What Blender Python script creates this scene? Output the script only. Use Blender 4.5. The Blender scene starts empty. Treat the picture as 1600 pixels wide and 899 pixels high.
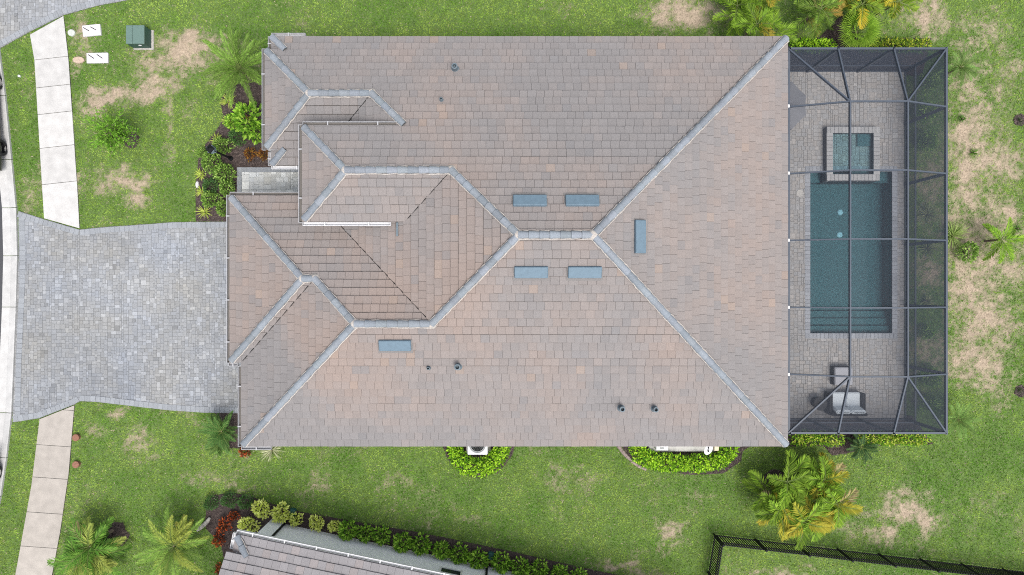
import bpy, math, random
import numpy as np
from mathutils import Vector, Matrix

# ------------------------------------------------------------------ camera
H = 28.0                      # flying height of the camera above the ground (m)
F = 1066.67                   # focal length in pixels of the 1600 px wide photograph
scene = bpy.context.scene
COL = scene.collection
cam_d = bpy.data.cameras.new("camera"); cam = bpy.data.objects.new("camera", cam_d)
COL.objects.link(cam); scene.camera = cam
cam.location = (0, 0, H); cam.rotation_euler = (0, 0, 0)
cam_d.sensor_fit = 'HORIZONTAL'; cam_d.sensor_width = 36.0; cam_d.lens = 24.0
cam_d.clip_start = 0.1; cam_d.clip_end = 3000

# ------------------------------------------------------------------ light (bright overcast, sun high in the south)
SUN_EL, SUN_AZ = math.radians(66), math.radians(150)      # azimuth clockwise from +Y (top of the picture)
world = bpy.data.worlds.new("World"); scene.world = world; world.use_nodes = True
wn = world.node_tree; bg = wn.nodes["Background"]
sky = wn.nodes.new("ShaderNodeTexSky"); sky.sky_type = 'NISHITA'; sky.sun_disc = False
sky.sun_elevation = SUN_EL; sky.sun_rotation = SUN_AZ; sky.air_density = 1.0; sky.dust_density = 3.0
hs = wn.nodes.new("ShaderNodeHueSaturation"); hs.inputs["Saturation"].default_value = 0.38
wn.links.new(sky.outputs[0], hs.inputs["Color"]); wn.links.new(hs.outputs[0], bg.inputs["Color"])
bg.inputs["Strength"].default_value = 0.15
sun_d = bpy.data.lights.new("sun", 'SUN'); sun = bpy.data.objects.new("sun", sun_d); COL.objects.link(sun)
sun_d.energy = 1.5; sun_d.angle = math.radians(24); sun_d.color = (1.0, 0.965, 0.92)
sd = Vector((math.sin(SUN_AZ)*math.cos(SUN_EL), math.cos(SUN_AZ)*math.cos(SUN_EL), math.sin(SUN_EL)))
sun.rotation_euler = (-sd).to_track_quat('-Z', 'Y').to_euler(); sun.location = sd*60
vs = scene.view_settings
vs.view_transform = 'Standard'; vs.look = 'None'; vs.exposure = 0.91; vs.gamma = 1.0; vs.use_curve_mapping = False
try:
    scene.cycles.max_bounces = 8; scene.cycles.transparent_max_bounces = 24
    scene.cycles.diffuse_bounces = 5; scene.cycles.glossy_bounces = 3
    scene.cycles.use_denoising = False; scene.cycles.filter_width = 1.05; scene.cycles.pixel_filter_type = 'BLACKMAN_HARRIS'
except Exception: pass

rnd = random.Random(7)
nr = np.random.default_rng(11)
def P(px, py, h=0.0):         # where the photograph's pixel lies at height h (survey of the photograph)
    k = (H-h)/F
    return ((px-800)*k, (449.5-py)*k)
def P3(px, py, h=0.0):
    x, y = P(px, py, h); return Vector((x, y, h))
def PP(pts, h=0.0): return [P(a, b, h) for a, b in pts]

# ------------------------------------------------------------------ noise helpers
def _hash(ix, iy, seed):
    n = (ix*374761393 + iy*668265263 + seed*974711) & 0xFFFFFFFF
    n = ((n ^ (n >> 13))*1274126177) & 0xFFFFFFFF
    return ((n ^ (n >> 16)) & 0xFFFF)/65535.0
def vnoise(x, y, seed=0):
    x = np.asarray(x, float); y = np.asarray(y, float)
    ix = np.floor(x).astype(np.int64); iy = np.floor(y).astype(np.int64)
    fx = x-ix; fy = y-iy; fx = fx*fx*(3-2*fx); fy = fy*fy*(3-2*fy)
    a = _hash(ix, iy, seed); b = _hash(ix+1, iy, seed); c = _hash(ix, iy+1, seed); d = _hash(ix+1, iy+1, seed)
    return (a*(1-fx)+b*fx)*(1-fy)+(c*(1-fx)+d*fx)*fy
def fbm(x, y, seed=0, o=4):
    s = 0; a = .5; t = 0
    for i in range(o):
        s = s+a*vnoise(x*2**i, y*2**i, seed+i*17); t += a; a *= .55
    return s/t
def inside(poly, x, y):
    x = np.asarray(x); y = np.asarray(y); r = np.zeros(x.shape, bool); n = len(poly)
    for i in range(n):
        x0, y0 = poly[i]; x1, y1 = poly[(i+1) % n]
        if y0 == y1: continue
        c = ((y0 > y) != (y1 > y)) & (x < (x1-x0)*(y-y0)/(y1-y0)+x0)
        r ^= c
    return r

# ------------------------------------------------------------------ materials
def mat(name, color=(.5,.5,.5), rough=.7, attr=True, noise=0.0, nscale=20, bump=0.0, bscale=60, metal=0.0, spec=.4, trans=0.0, streak=None):
    m = bpy.data.materials.new(name); m.use_nodes = True
    nt = m.node_tree; b = nt.nodes["Principled BSDF"]; L = nt.links
    b.inputs["Roughness"].default_value = rough; b.inputs["Metallic"].default_value = metal
    b.inputs["Specular IOR Level"].default_value = spec
    rgb = nt.nodes.new("ShaderNodeRGB"); rgb.outputs[0].default_value = (*color, 1); out = rgb.outputs[0]
    if attr:
        a = nt.nodes.new("ShaderNodeAttribute"); a.attribute_name = "tint"
        mx = nt.nodes.new("ShaderNodeMix"); mx.data_type = 'RGBA'; mx.blend_type = 'MULTIPLY'; mx.inputs[0].default_value = 1
        L.new(out, mx.inputs[6]); L.new(a.outputs["Color"], mx.inputs[7]); out = mx.outputs[2]
    geo = nt.nodes.new("ShaderNodeNewGeometry")
    if noise:
        t = nt.nodes.new("ShaderNodeTexNoise"); t.inputs["Scale"].default_value = nscale; t.inputs["Detail"].default_value = 5
        if streak:
            mp = nt.nodes.new("ShaderNodeMapping"); mp.inputs["Scale"].default_value = streak
            L.new(geo.outputs["Position"], mp.inputs[0]); L.new(mp.outputs[0], t.inputs["Vector"])
        else: L.new(geo.outputs["Position"], t.inputs["Vector"])
        mr = nt.nodes.new("ShaderNodeMapRange"); mr.inputs[1].default_value = .3; mr.inputs[2].default_value = .7
        mr.inputs[3].default_value = 1-noise; mr.inputs[4].default_value = 1+noise
        L.new(t.outputs[0], mr.inputs[0])
        mx = nt.nodes.new("ShaderNodeMix"); mx.data_type = 'RGBA'; mx.blend_type = 'MULTIPLY'; mx.inputs[0].default_value = 1
        cb = nt.nodes.new("ShaderNodeCombineColor")
        for i in range(3): L.new(mr.outputs[0], cb.inputs[i])
        L.new(out, mx.inputs[6]); L.new(cb.outputs[0], mx.inputs[7]); out = mx.outputs[2]
    L.new(out, b.inputs["Base Color"])
    if bump:
        t = nt.nodes.new("ShaderNodeTexNoise"); t.inputs["Scale"].default_value = bscale; t.inputs["Detail"].default_value = 4
        L.new(geo.outputs["Position"], t.inputs["Vector"])
        bp = nt.nodes.new("ShaderNodeBump"); bp.inputs["Strength"].default_value = bump; bp.inputs["Distance"].default_value = .02
        L.new(t.outputs[0], bp.inputs["Height"]); L.new(bp.outputs[0], b.inputs["Normal"])
    if trans:
        tr = nt.nodes.new("ShaderNodeBsdfTranslucent"); L.new(out, tr.inputs["Color"])
        ms = nt.nodes.new("ShaderNodeMixShader"); ms.inputs[0].default_value = trans
        L.new(b.outputs[0], ms.inputs[1]); L.new(tr.outputs[0], ms.inputs[2])
        L.new(ms.outputs[0], nt.nodes["Material Output"].inputs["Surface"])
    return m
def mat_clear(name, color, alpha, rough=.5):     # see-through mesh or glass: part opaque, part open
    m = bpy.data.materials.new(name); m.use_nodes = True; nt = m.node_tree; b = nt.nodes["Principled BSDF"]
    b.inputs["Base Color"].default_value = (*color, 1); b.inputs["Roughness"].default_value = rough
    b.inputs["Specular IOR Level"].default_value = .2
    t = nt.nodes.new("ShaderNodeBsdfTransparent"); ms = nt.nodes.new("ShaderNodeMixShader"); ms.inputs[0].default_value = alpha
    nt.links.new(t.outputs[0], ms.inputs[1]); nt.links.new(b.outputs[0], ms.inputs[2])
    nt.links.new(ms.outputs[0], nt.nodes["Material Output"].inputs["Surface"])
    return m
def mat_water(name, tint):
    m = bpy.data.materials.new(name); m.use_nodes = True; nt = m.node_tree; L = nt.links
    nt.nodes.remove(nt.nodes["Principled BSDF"])
    t = nt.nodes.new("ShaderNodeBsdfTransparent"); t.inputs[0].default_value = (*tint, 1)
    g = nt.nodes.new("ShaderNodeBsdfGlossy"); g.inputs["Roughness"].default_value = .05
    fr = nt.nodes.new("ShaderNodeFresnel"); fr.inputs[0].default_value = 1.33
    nz = nt.nodes.new("ShaderNodeTexNoise"); nz.inputs["Scale"].default_value = 6; nz.inputs["Detail"].default_value = 3
    geo = nt.nodes.new("ShaderNodeNewGeometry"); L.new(geo.outputs["Position"], nz.inputs["Vector"])
    bp = nt.nodes.new("ShaderNodeBump"); bp.inputs["Strength"].default_value = .35; bp.inputs["Distance"].default_value = .02
    L.new(nz.outputs[0], bp.inputs["Height"]); L.new(bp.outputs[0], g.inputs["Normal"]); L.new(bp.outputs[0], fr.inputs["Normal"])
    ms = nt.nodes.new("ShaderNodeMixShader"); L.new(fr.outputs[0], ms.inputs[0]); L.new(t.outputs[0], ms.inputs[1]); L.new(g.outputs[0], ms.inputs[2])
    L.new(ms.outputs[0], nt.nodes["Material Output"].inputs["Surface"])
    return m

M = {}
M['tile'] = mat("roof_tile_concrete", (1,1,1), .85, noise=.13, nscale=1, streak=(45,45,45), bump=.25, bscale=70, spec=.25)
M['underlay'] = mat("roof_underlay", (.11,.096,.088), .95, attr=False)
M['ridge'] = mat("ridge_tile", (.188,.208,.228), .8, noise=.14, nscale=25, bump=.2, spec=.3)
M['mortar'] = mat("ridge_mortar", (.37,.34,.31), .95, noise=.2, nscale=30, bump=.5)
M['stucco'] = mat("stucco_wall", (.72,.70,.66), .9, attr=False, noise=.05, bump=.2)
M['stucco_grey'] = mat("grey_stucco", (.72,.725,.765), .9, attr=False, noise=.05, nscale=8, bump=.2)
M['gutter'] = mat("gutter_metal", (.34,.34,.35), .45, attr=False, noise=.08, nscale=12)
M['gutter_dirt'] = mat("gutter_bottom", (.13,.12,.11), .9, attr=False)
M['vent'] = mat("vent_painted_metal", (.100,.150,.190), .6, attr=False, noise=.08, nscale=9)
M['pipe'] = mat("lead_pipe", (.10,.13,.15), .6, attr=False, noise=.2, nscale=40)
M['black'] = mat("black_metal", (.010,.011,.012), .6, attr=False, spec=.15)
M['white'] = mat("white_paint", (.55,.55,.56), .5, attr=False, noise=.04, nscale=30)
M['paver'] = mat("driveway_paver", (1,1,1), .85, noise=.13, nscale=45, bump=.35, bscale=90, spec=.25)
M['joint'] = mat("paver_joint_sand", (.15,.155,.155), .95, attr=False, noise=.2, nscale=50)
M['joint_deck'] = mat("deck_joint_sand", (.20,.19,.175), .95, attr=False, noise=.2, nscale=50)
M['concrete'] = mat("sidewalk_concrete", (1,1,1), .9, noise=.10, nscale=3.2, bump=.15, bscale=90, spec=.25)
M['asphalt'] = mat("asphalt", (.055,.056,.06), .9, attr=False, noise=.25, nscale=60, bump=.4)
M['soil'] = mat("lawn_soil", (1,1,1), .95, noise=.25, nscale=14, bump=.5, bscale=30)
M['grass'] = mat("grass_blade", (1,1,1), .7, trans=.25, spec=.1)
M['leaf'] = mat("leaf", (1,1,1), .6, trans=.30, spec=.15)
M['bark'] = mat("bark", (.16,.125,.09), .95, attr=False, noise=.3, nscale=30, bump=.6)
M['mulch'] = mat("mulch", (.050,.036,.033), .95, attr=False, noise=.4, nscale=30, bump=.8, bscale=45)
M['chip'] = mat("mulch_chip", (1,1,1), .95)
M['alu'] = mat("cage_aluminium", (.058,.070,.090), .5, attr=False, spec=.3)
M['screen'] = mat_clear("insect_screen_roof", (.055,.065,.085), .25)
M['screen_wall'] = mat_clear("insect_screen_wall", (.045,.060,.090), .69)
M['kick'] = mat_clear("kick_panel_screen", (.045,.053,.075), .82)
M['plaster'] = mat("pool_plaster", (.075,.132,.138), .8, attr=False, noise=.06, nscale=25)
M['stone'] = mat("stone", (.36,.34,.31), .9, attr=False, noise=.25, nscale=12, bump=.5)
M['water'] = mat_water("pool_water", (.66,.86,.90))
M['wicker'] = mat("dark_wicker", (.035,.033,.032), .7, attr=False, noise=.3, nscale=90, bump=.6, bscale=120)
M['cushion'] = mat("outdoor_cushion", (.60,.64,.66), .95, attr=False, noise=.05, nscale=20, bump=.15, bscale=25)
M['cushion_grey'] = mat("grey_cushion", (.36,.36,.38), .95, attr=False, noise=.05, nscale=20)
M['canvas'] = mat("umbrella_canvas", (.17,.17,.18), .95, attr=False, noise=.06, nscale=20)
M['green_box'] = mat("transformer_paint", (.095,.15,.13), .5, attr=False, noise=.07, nscale=12)
M['green_shaded'] = mat("transformer_shaded_side", (.03,.07,.06), .5, attr=False, noise=.07, nscale=12)  # cabinet green darkened: the shade on its sides is put into the colour
M['glass'] = mat("window_glass", (.02,.025,.03), .08, attr=False, spec=.8)
M['terracotta'] = mat("rusty_lid", (.21,.10,.065), .85, attr=False, noise=.25, nscale=25)
M['lid'] = mat("pale_lid", (.40,.31,.24), .85, attr=False, noise=.2, nscale=18)
M['pad'] = mat("utility_cover", (.50,.48,.49), .85, attr=False, noise=.06, nscale=18)
M['carpaint'] = mat("dark_car_paint", (.030,.030,.026), .25, attr=False, spec=.6)
M['tyre'] = mat("tyre_rubber", (.014,.014,.015), .8, attr=False)
M['rim'] = mat("alloy_rim", (.20,.20,.21), .35, attr=False, metal=.6)
M['acfan'] = mat("fan_metal", (.20,.21,.21), .5, attr=False)
M['lampglass'] = mat("lamp_glass", (.22,.27,.34), .2, attr=False)
M['tan'] = mat("tan_plastic", (.55,.48,.34), .6, attr=False)
M['brown'] = mat("garage_door_paint", (.60,.58,.55), .6, attr=False, noise=.03)
M['red_light'] = mat("tail_lamp", (.25,.01,.01), .25, attr=False)
M['head_light'] = mat("head_lamp", (.6,.62,.65), .15, attr=False)
M['drain'] = mat("white_drain_cover", (.42,.55,.60), .4, attr=False)
M['drain_green'] = mat("drain_basin_plastic", (.02,.075,.065), .5, attr=False)

# ------------------------------------------------------------------ mesh builder
def root_loc(o):
    v = Vector((0,0,0))
    while o is not None: v = v+o.location; o = o.parent
    return v
class MB:
    def __init__(s): s.v=[]; s.f=[]; s.c=[]; s.m=[]
    def face(s, pts, col=(1,1,1), mi=0):
        i = len(s.v); s.v += [tuple(p) for p in pts]; s.f.append(tuple(range(i, i+len(pts)))); s.c.append(col); s.m.append(mi)
    def mesh(s, verts, faces, col=(1,1,1), mi=0):
        i = len(s.v); s.v += [tuple(p) for p in verts]
        for f in faces: s.f.append(tuple(a+i for a in f)); s.c.append(col); s.m.append(mi)
    def box(s, c, size, rz=0.0, ch=0.0, col=(1,1,1), mi=0, Mx=None, top=1.0):
        # box with chamfered vertical corners and top edge; top < 1 narrows the top
        hx, hy, hz = size[0]/2, size[1]/2, size[2]/2
        def ring(a, b, z, k):
            if k <= 0: return [(-a,-b,z),(a,-b,z),(a,b,z),(-a,b,z)]
            return [(-a+k,-b,z),(a-k,-b,z),(a,-b+k,z),(a,b-k,z),(a-k,b,z),(-a+k,b,z),(-a,b-k,z),(-a,-b+k,z)]
        if ch > 0: rs = [ring(hx,hy,-hz,ch), ring(hx*top,hy*top,hz-ch,ch), ring(hx*top-ch,hy*top-ch,hz,ch)]
        else: rs = [ring(hx,hy,-hz,0), ring(hx*top,hy*top,hz,0)]
        n = len(rs[0]); v = [p for r in rs for p in r]; f = [tuple(range(n))[::-1]]
        for k in range(len(rs)-1):
            for i in range(n):
                j = (i+1) % n; f.append((k*n+i, k*n+j, (k+1)*n+j, (k+1)*n+i))
        f.append(tuple(range((len(rs)-1)*n, len(rs)*n)))
        T = Matrix.Translation(Vector(c)) @ Matrix.Rotation(rz, 4, 'Z')
        if Mx is not None: T = Mx @ T
        s.mesh([T @ Vector(p) for p in v], f, col, mi)
    def tube(s, p0, p1, r0, r1=None, n=8, col=(1,1,1), mi=0, cap=True):
        r1 = r0 if r1 is None else r1
        p0 = Vector(p0); p1 = Vector(p1); d = (p1-p0).normalized()
        u = d.orthogonal().normalized(); w = d.cross(u)
        v = []
        for p, r in ((p0, r0), (p1, r1)):
            for i in range(n):
                a = 2*math.pi*i/n; v.append(p+u*math.cos(a)*r+w*math.sin(a)*r)
        f = [(i, (i+1) % n, n+(i+1) % n, n+i) for i in range(n)]
        if cap: f += [tuple(range(n))[::-1], tuple(range(n, 2*n))]
        s.mesh(v, f, col, mi)
    def bar(s, p0, p1, w, h, col=(1,1,1), mi=0):     # rectangular bar, top on the line p0-p1
        p0 = Vector(p0); p1 = Vector(p1); d = (p1-p0).normalized()
        up = Vector((0,0,1)) if abs(d.z) < .95 else Vector((0,1,0))
        sx = d.cross(up).normalized()*w/2; dn = sx.cross(d).normalized()
        if dn.z > 0 and abs(d.z) < .95: dn = -dn
        dn = dn*h
        v = []
        for p in (p0, p1): v += [p-sx, p+sx, p+sx+dn, p-sx+dn]
        s.mesh(v, [(0,1,2,3),(7,6,5,4),(0,4,5,1),(1,5,6,2),(2,6,7,3),(3,7,4,0)], col, mi)
    def prism(s, poly, z0, z1, col=(1,1,1), mi=0, bottom=False):
        n = len(poly); area = sum(poly[i][0]*poly[(i+1)%n][1]-poly[(i+1)%n][0]*poly[i][1] for i in range(n))
        if area < 0: poly = poly[::-1]
        v = [(x,y,z0) for x,y in poly]+[(x,y,z1) for x,y in poly]
        f = [(i,(i+1)%n,n+(i+1)%n,n+i) for i in range(n)]+[tuple(range(n,2*n))]
        if bottom: f.append(tuple(range(n))[::-1])
        s.mesh(v, f, col, mi)
    def lathe(s, c, prof, n=20, col=(1,1,1), mi=0, Mx=None):
        v = []; f = []
        for r, z in prof:
            for i in range(n):
                a = 2*math.pi*i/n; v.append(Vector((r*math.cos(a), r*math.sin(a), z)))
        for k in range(len(prof)-1):
            for i in range(n): f.append((k*n+i, k*n+(i+1)%n, (k+1)*n+(i+1)%n, (k+1)*n+i))
        if prof[-1][0] > 1e-4: f.append(tuple(range((len(prof)-1)*n, len(prof)*n)))
        T = Matrix.Translation(Vector(c))
        if Mx is not None: T = T @ Mx
        s.mesh([T @ p for p in v], f, col, mi)
    def build(s, name, mats, parent=None, smooth=False, T=None):
        if not isinstance(mats, (list, tuple)): mats = [mats]
        V = np.array(s.v, float).reshape(-1, 3)
        if T is not None:
            A = np.array(T); V = V @ A[:3,:3].T + A[:3,3]
        o = bpy.data.objects.new(name, None) if False else None
        if parent is not None: off = np.array(root_loc(parent)); loc = (0,0,0)
        else:
            off = np.array([(V[:,0].min()+V[:,0].max())/2, (V[:,1].min()+V[:,1].max())/2, V[:,2].min()]); loc = tuple(off)
        me = bpy.data.meshes.new(name); me.from_pydata((V-off).tolist(), [], s.f)
        at = me.attributes.new("tint", 'FLOAT_COLOR', 'FACE')
        at.data.foreach_set("color", np.array([(*c, 1) for c in s.c], np.float32).ravel())
        for m in mats: me.materials.append(m)
        if len(mats) > 1: me.polygons.foreach_set("material_index", np.array(s.m, np.int32))
        if smooth: me.polygons.foreach_set("use_smooth", np.ones(len(s.f), bool))
        me.update()
        o = bpy.data.objects.new(name, me); COL.objects.link(o)
        if parent is not None: o.parent = parent
        else: o.location = loc
        return o
def tag(o, label=None, cat=None, group=None, kind=None):
    if label: o["label"] = label
    if cat: o["category"] = cat
    if group: o["group"] = group
    if kind: o["kind"] = kind
    return o
def empty(name, loc, label=None, cat=None, group=None):
    o = bpy.data.objects.new(name, None); o.empty_display_size = .2; COL.objects.link(o); o.location = loc
    return tag(o, label, cat, group)
def copy_tree(o, loc=None, rz=0, sc=1.0, parent=None):
    c = o.copy(); COL.objects.link(c)
    if parent is not None: c.parent = parent
    if loc is not None:
        c.location = loc; c.rotation_euler = (0,0,rz); c.scale = (sc,sc,sc)
    for ch in list(o.children): copy_tree(ch, parent=c)
    return c

# polygon clipping: subject (any simple polygon) against a convex cell
def clip(subj, cell):
    n = len(cell); out = subj
    for i in range(n):
        ax, ay = cell[i]; bx, by = cell[(i+1) % n]
        inp = out; out = []
        if not inp: return []
        for k in range(len(inp)):
            p = inp[k]; q = inp[(k+1) % len(inp)]
            dp = (bx-ax)*(p[1]-ay)-(by-ay)*(p[0]-ax); dq = (bx-ax)*(q[1]-ay)-(by-ay)*(q[0]-ax)
            if dp >= 0: out.append(p)
            if (dp >= 0) != (dq >= 0):
                t = dp/(dp-dq); out.append((p[0]+(q[0]-p[0])*t, p[1]+(q[1]-p[1])*t))
    return out
def parea(p): return .5*sum(p[i][0]*p[(i+1)%len(p)][1]-p[(i+1)%len(p)][0]*p[i][1] for i in range(len(p)))
def cwise(p): return p if parea(p) > 0 else p[::-1]

# ------------------------------------------------------------------ outlines on the ground (metres)
kerb_right = PP([(-60,-120),(-14,0),(0,74),(10,150),(20,250),(27,325),(29,400),(27,480),(20,645),(12,715),(3,775),(-8,830),(-26,899),(-70,1010)])
kerb_left = [(x-.62, y) for x, y in kerb_right]
DRIVE = cwise(PP([(29.5,330),(70,343),(125,359),(165,355),(210,352),(270,347.5),(359,346.5),(470,346),(470,646.5),(375,646),(320,645),(262,641),(210,635),(150,628),(125,627),(117,632),(62,653.5),(20.5,660),(24,560),(28,450),(30,400)]))
DRIVE2 = cwise(PP([(-40,98),(0,76),(47,50),(100,24),(150,10),(203,0),(330,-40),(330,-130),(-40,-130)]))
WALK1 = cwise(PP([(48,55),(100,26),(108,95),(122,300),(125,357),(70,341.5),(68,310),(55,95)]))
WALK2 = cwise(PP([(63,655),(117,633.5),(108,740),(95,830),(82,899),(60,1010),(2,1010),(25,899),(50,760)]))
ENTRY = cwise(PP([(371,262),(500,262),(500,304),(371,304)]))
BED_FRONT = cwise(PP([(415,128),(372,132),(352,140),(345,160),(350,185),(338,205),(322,225),(310,250),(306,290),(306,346),(372,346),(372,262),(460,262),(460,228),(440,128)]))
BED_NEIGHBOUR = cwise(PP([(322,786),(335,774),(362,770),(392,776),(420,786),(470,800),(560,816),(660,833),(800,862),(900,885),(1010,908),(900,930),(340,935),(352,880),(345,850),(322,826)]))
BED_SW = cwise(PP([(336,646),(380,646),(390,700),(360,700),(352,662)]))
BED_AC = cwise(PP([(690,690),(806,690),(800,712),(780,738),(747,748),(716,738),(698,715)]))
BED_POOLPUMP = cwise(PP([(966,690),(1185,690),(1160,705),(1158,720),(1130,740),(1080,742),(1030,736),(1000,724),(983,714)]))
BED_CAGE_TOP = cwise(PP([(1225,60),(1455,60),(1440,118),(1225,118)]))
BED_CAGE_BOT = cwise(PP([(1225,650),(1425,650),(1458,694),(1345,697),(1335,706),(1300,712),(1288,697),(1225,697)]))
def ring_bed(px, py, r, seed):
    cx, cy = P(px, py); q = random.Random(seed)
    return [(cx+math.cos(a)*r*q.uniform(.8,1.15), cy+math.sin(a)*r*q.uniform(.8,1.15)) for a in [i*2*math.pi/14 for i in range(14)]]
RINGS = [ring_bed(206,220,.33,1), ring_bed(180,835,.55,2), ring_bed(1594,188,.26,3), ring_bed(1594,611,.25,4), ring_bed(1296,62,.4,5), ring_bed(1212,762,.7,6), ring_bed(1318,42,.45,9)]
BEDS = [BED_FRONT, BED_NEIGHBOUR, BED_SW, BED_AC, BED_POOLPUMP, BED_CAGE_TOP, BED_CAGE_BOT]+RINGS
HOUSE_FOOT = [(-9.6,-5.45),(9.8,-5.45),(9.8,8.85),(-8.45,8.85),(-8.45,4.9),(-9.97,3.05),(-9.97,-5.45)]
DECK = [(6.8,-5.36),(16.06,-5.36),(16.06,8.85),(6.8,8.85)]
POOL = (12.2, -1.88, 15.57, 4.76)

DRY = [  # worn patches of lawn: pixel x, y, radii, strength
 (295,78,56,30,.85),(250,118,34,22,.65),(330,60,30,18,.45),(165,158,30,13,.75),(222,150,35,14,.7),(265,190,10,34,.55),(200,282,40,18,.8),(222,318,24,14,.75),(170,300,25,12,.5),(268,240,9,22,.55),(300,170,18,30,.35),
 (125,70,18,30,.6),(118,110,14,18,.7),(140,60,30,14,.35),(55,300,16,34,.45),(126,300,5,40,.5),(160,352,20,8,.5),
 (1050,25,58,22,.85),(1110,12,40,14,.6),(985,30,30,12,.4),(860,12,60,8,.25),(310,30,12,10,.4),
 (1460,28,32,22,.95),(1545,40,48,30,.55),(1500,140,26,40,.5),(1520,215,42,50,.9),(1560,255,40,36,.95),(1510,270,30,30,.9),(1505,315,26,30,.9),(1570,330,34,40,.8),(1520,440,50,36,.95),(1575,425,34,40,.8),(1540,500,44,34,.95),(1505,545,34,46,.85),(1540,580,34,36,.8),(1560,150,12,30,.5),(1580,100,20,40,.4),
 (1400,765,26,16,.7),(1412,808,46,22,1.0),(1375,838,32,14,.8),(1395,790,16,20,.6),(1440,780,20,12,.3),(1325,820,20,12,.4),
 (1055,835,24,10,.5),(1052,846,10,8,.6),(1100,780,14,8,.4),(740,803,34,10,.4),(975,885,46,8,.85),(1010,896,36,8,.7),(1225,898,60,8,.6),(1550,895,40,9,.3),
 (1530,250,56,80,.75),(1540,440,54,130,.78),(1512,120,28,66,.55),(1497,430,22,130,.75),(1450,300,26,40,.8),(1450,430,26,40,.8),(1450,540,26,30,.6),(375,765,44,9,.45),(310,745,40,10,.3),(480,760,40,9,.3),(220,690,24,18,.5),(155,678,26,18,.45),(180,640,40,9,.5),(285,648,40,8,.5),(600,748,60,12,.2),(880,745,90,12,.22),(800,720,60,12,.2),(420,712,50,7,.25),(1000,860,40,12,.3),(250,720,20,16,.35)]
def dryness(x, y):
    x = np.asarray(x, float); y = np.asarray(y, float)
    wx = x+(fbm(x*1.1, y*1.1, 5)-.5)*1.5; wy = y+(fbm(x*1.1, y*1.1, 6)-.5)*1.5
    d = np.zeros_like(x)
    for px, py, rx, ry, s in DRY:
        cx, cy = P(px, py); k = H/F
        q = ((wx-cx)/(rx*k))**2+((wy-cy)/(ry*k))**2
        d = np.maximum(d, s*np.exp(-q*.85))
    n = fbm(x*2.6, y*2.6, 9, 4); n2 = fbm(x*.45, y*.45, 21, 3)
    hi = vnoise(x*9, y*9, 13)*.6+vnoise(x*19, y*19, 14)*.4
    d = d*(.40+1.2*n)+np.clip((n2-.45)*1.3, 0, .3)*(.3+n)
    return np.clip((d-.22)*1.35+(hi-.55)*1.5*np.clip(d*1.6, 0, .85), 0, 1)

# ------------------------------------------------------------------ ground sheet
def make_ground():
    gx = np.concatenate([[-1500,-300,-80,-40], np.arange(-23,23.01,.07), [40,80,300,1500]])
    gy = np.concatenate([[-1500,-300,-80,-30], np.arange(-13.5,13.51,.07), [30,80,300,1500]])
    X, Y = np.meshgrid(gx, gy); nx, ny = len(gx), len(gy)
    Z = (fbm(X*.8, Y*.8, 31)-.5)*.02
    near = (abs(X) < 23.1) & (abs(Y) < 13.6)
    Z = np.where(near, Z-.012, -.012)
    V = np.stack([X.ravel(), Y.ravel(), Z.ravel()], 1)
    i = np.arange(nx*ny).reshape(ny, nx)
    Fq = np.stack([i[:-1,:-1], i[:-1,1:], i[1:,1:], i[1:,:-1]], -1).reshape(-1, 4)
    cx = V[Fq,0].mean(1); cy = V[Fq,1].mean(1)
    hole = (cx > 7.2) & (cx < 15.85) & (cy > -5.1) & (cy < 8.6)
    Fq = Fq[~hole]
    d = dryness(V[:,0], V[:,1])[:,None]; n = fbm(V[:,0]*5, V[:,1]*5, 3)[:,None]
    green = np.array([[.080,.130,.030]]); tan = np.array([[.31,.245,.178]])
    C = green*(1-d)+tan*d; C = C*(.8+.4*n)
    C = np.where((near.ravel())[:,None], C, green)
    me = bpy.data.meshes.new("ground"); me.vertices.add(len(V)); me.vertices.foreach_set("co", V.astype(np.float32).ravel())
    me.loops.add(len(Fq)*4); me.loops.foreach_set("vertex_index", Fq.astype(np.int32).ravel())
    me.polygons.add(len(Fq)); me.polygons.foreach_set("loop_start", np.arange(0, len(Fq)*4, 4, dtype=np.int32))
    me.polygons.foreach_set("loop_total", np.full(len(Fq), 4, np.int32))
    me.polygons.foreach_set("use_smooth", np.ones(len(Fq), bool))
    me.update(); me.validate()
    a = me.attributes.new("tint", 'FLOAT_COLOR', 'POINT'); a.data.foreach_set("color", np.concatenate([C, np.ones((len(C),1))],1).astype(np.float32).ravel())
    me.materials.append(M['soil']); o = bpy.data.objects.new("ground", me); COL.objects.link(o); o["kind"] = "structure"
make_ground()

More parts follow.
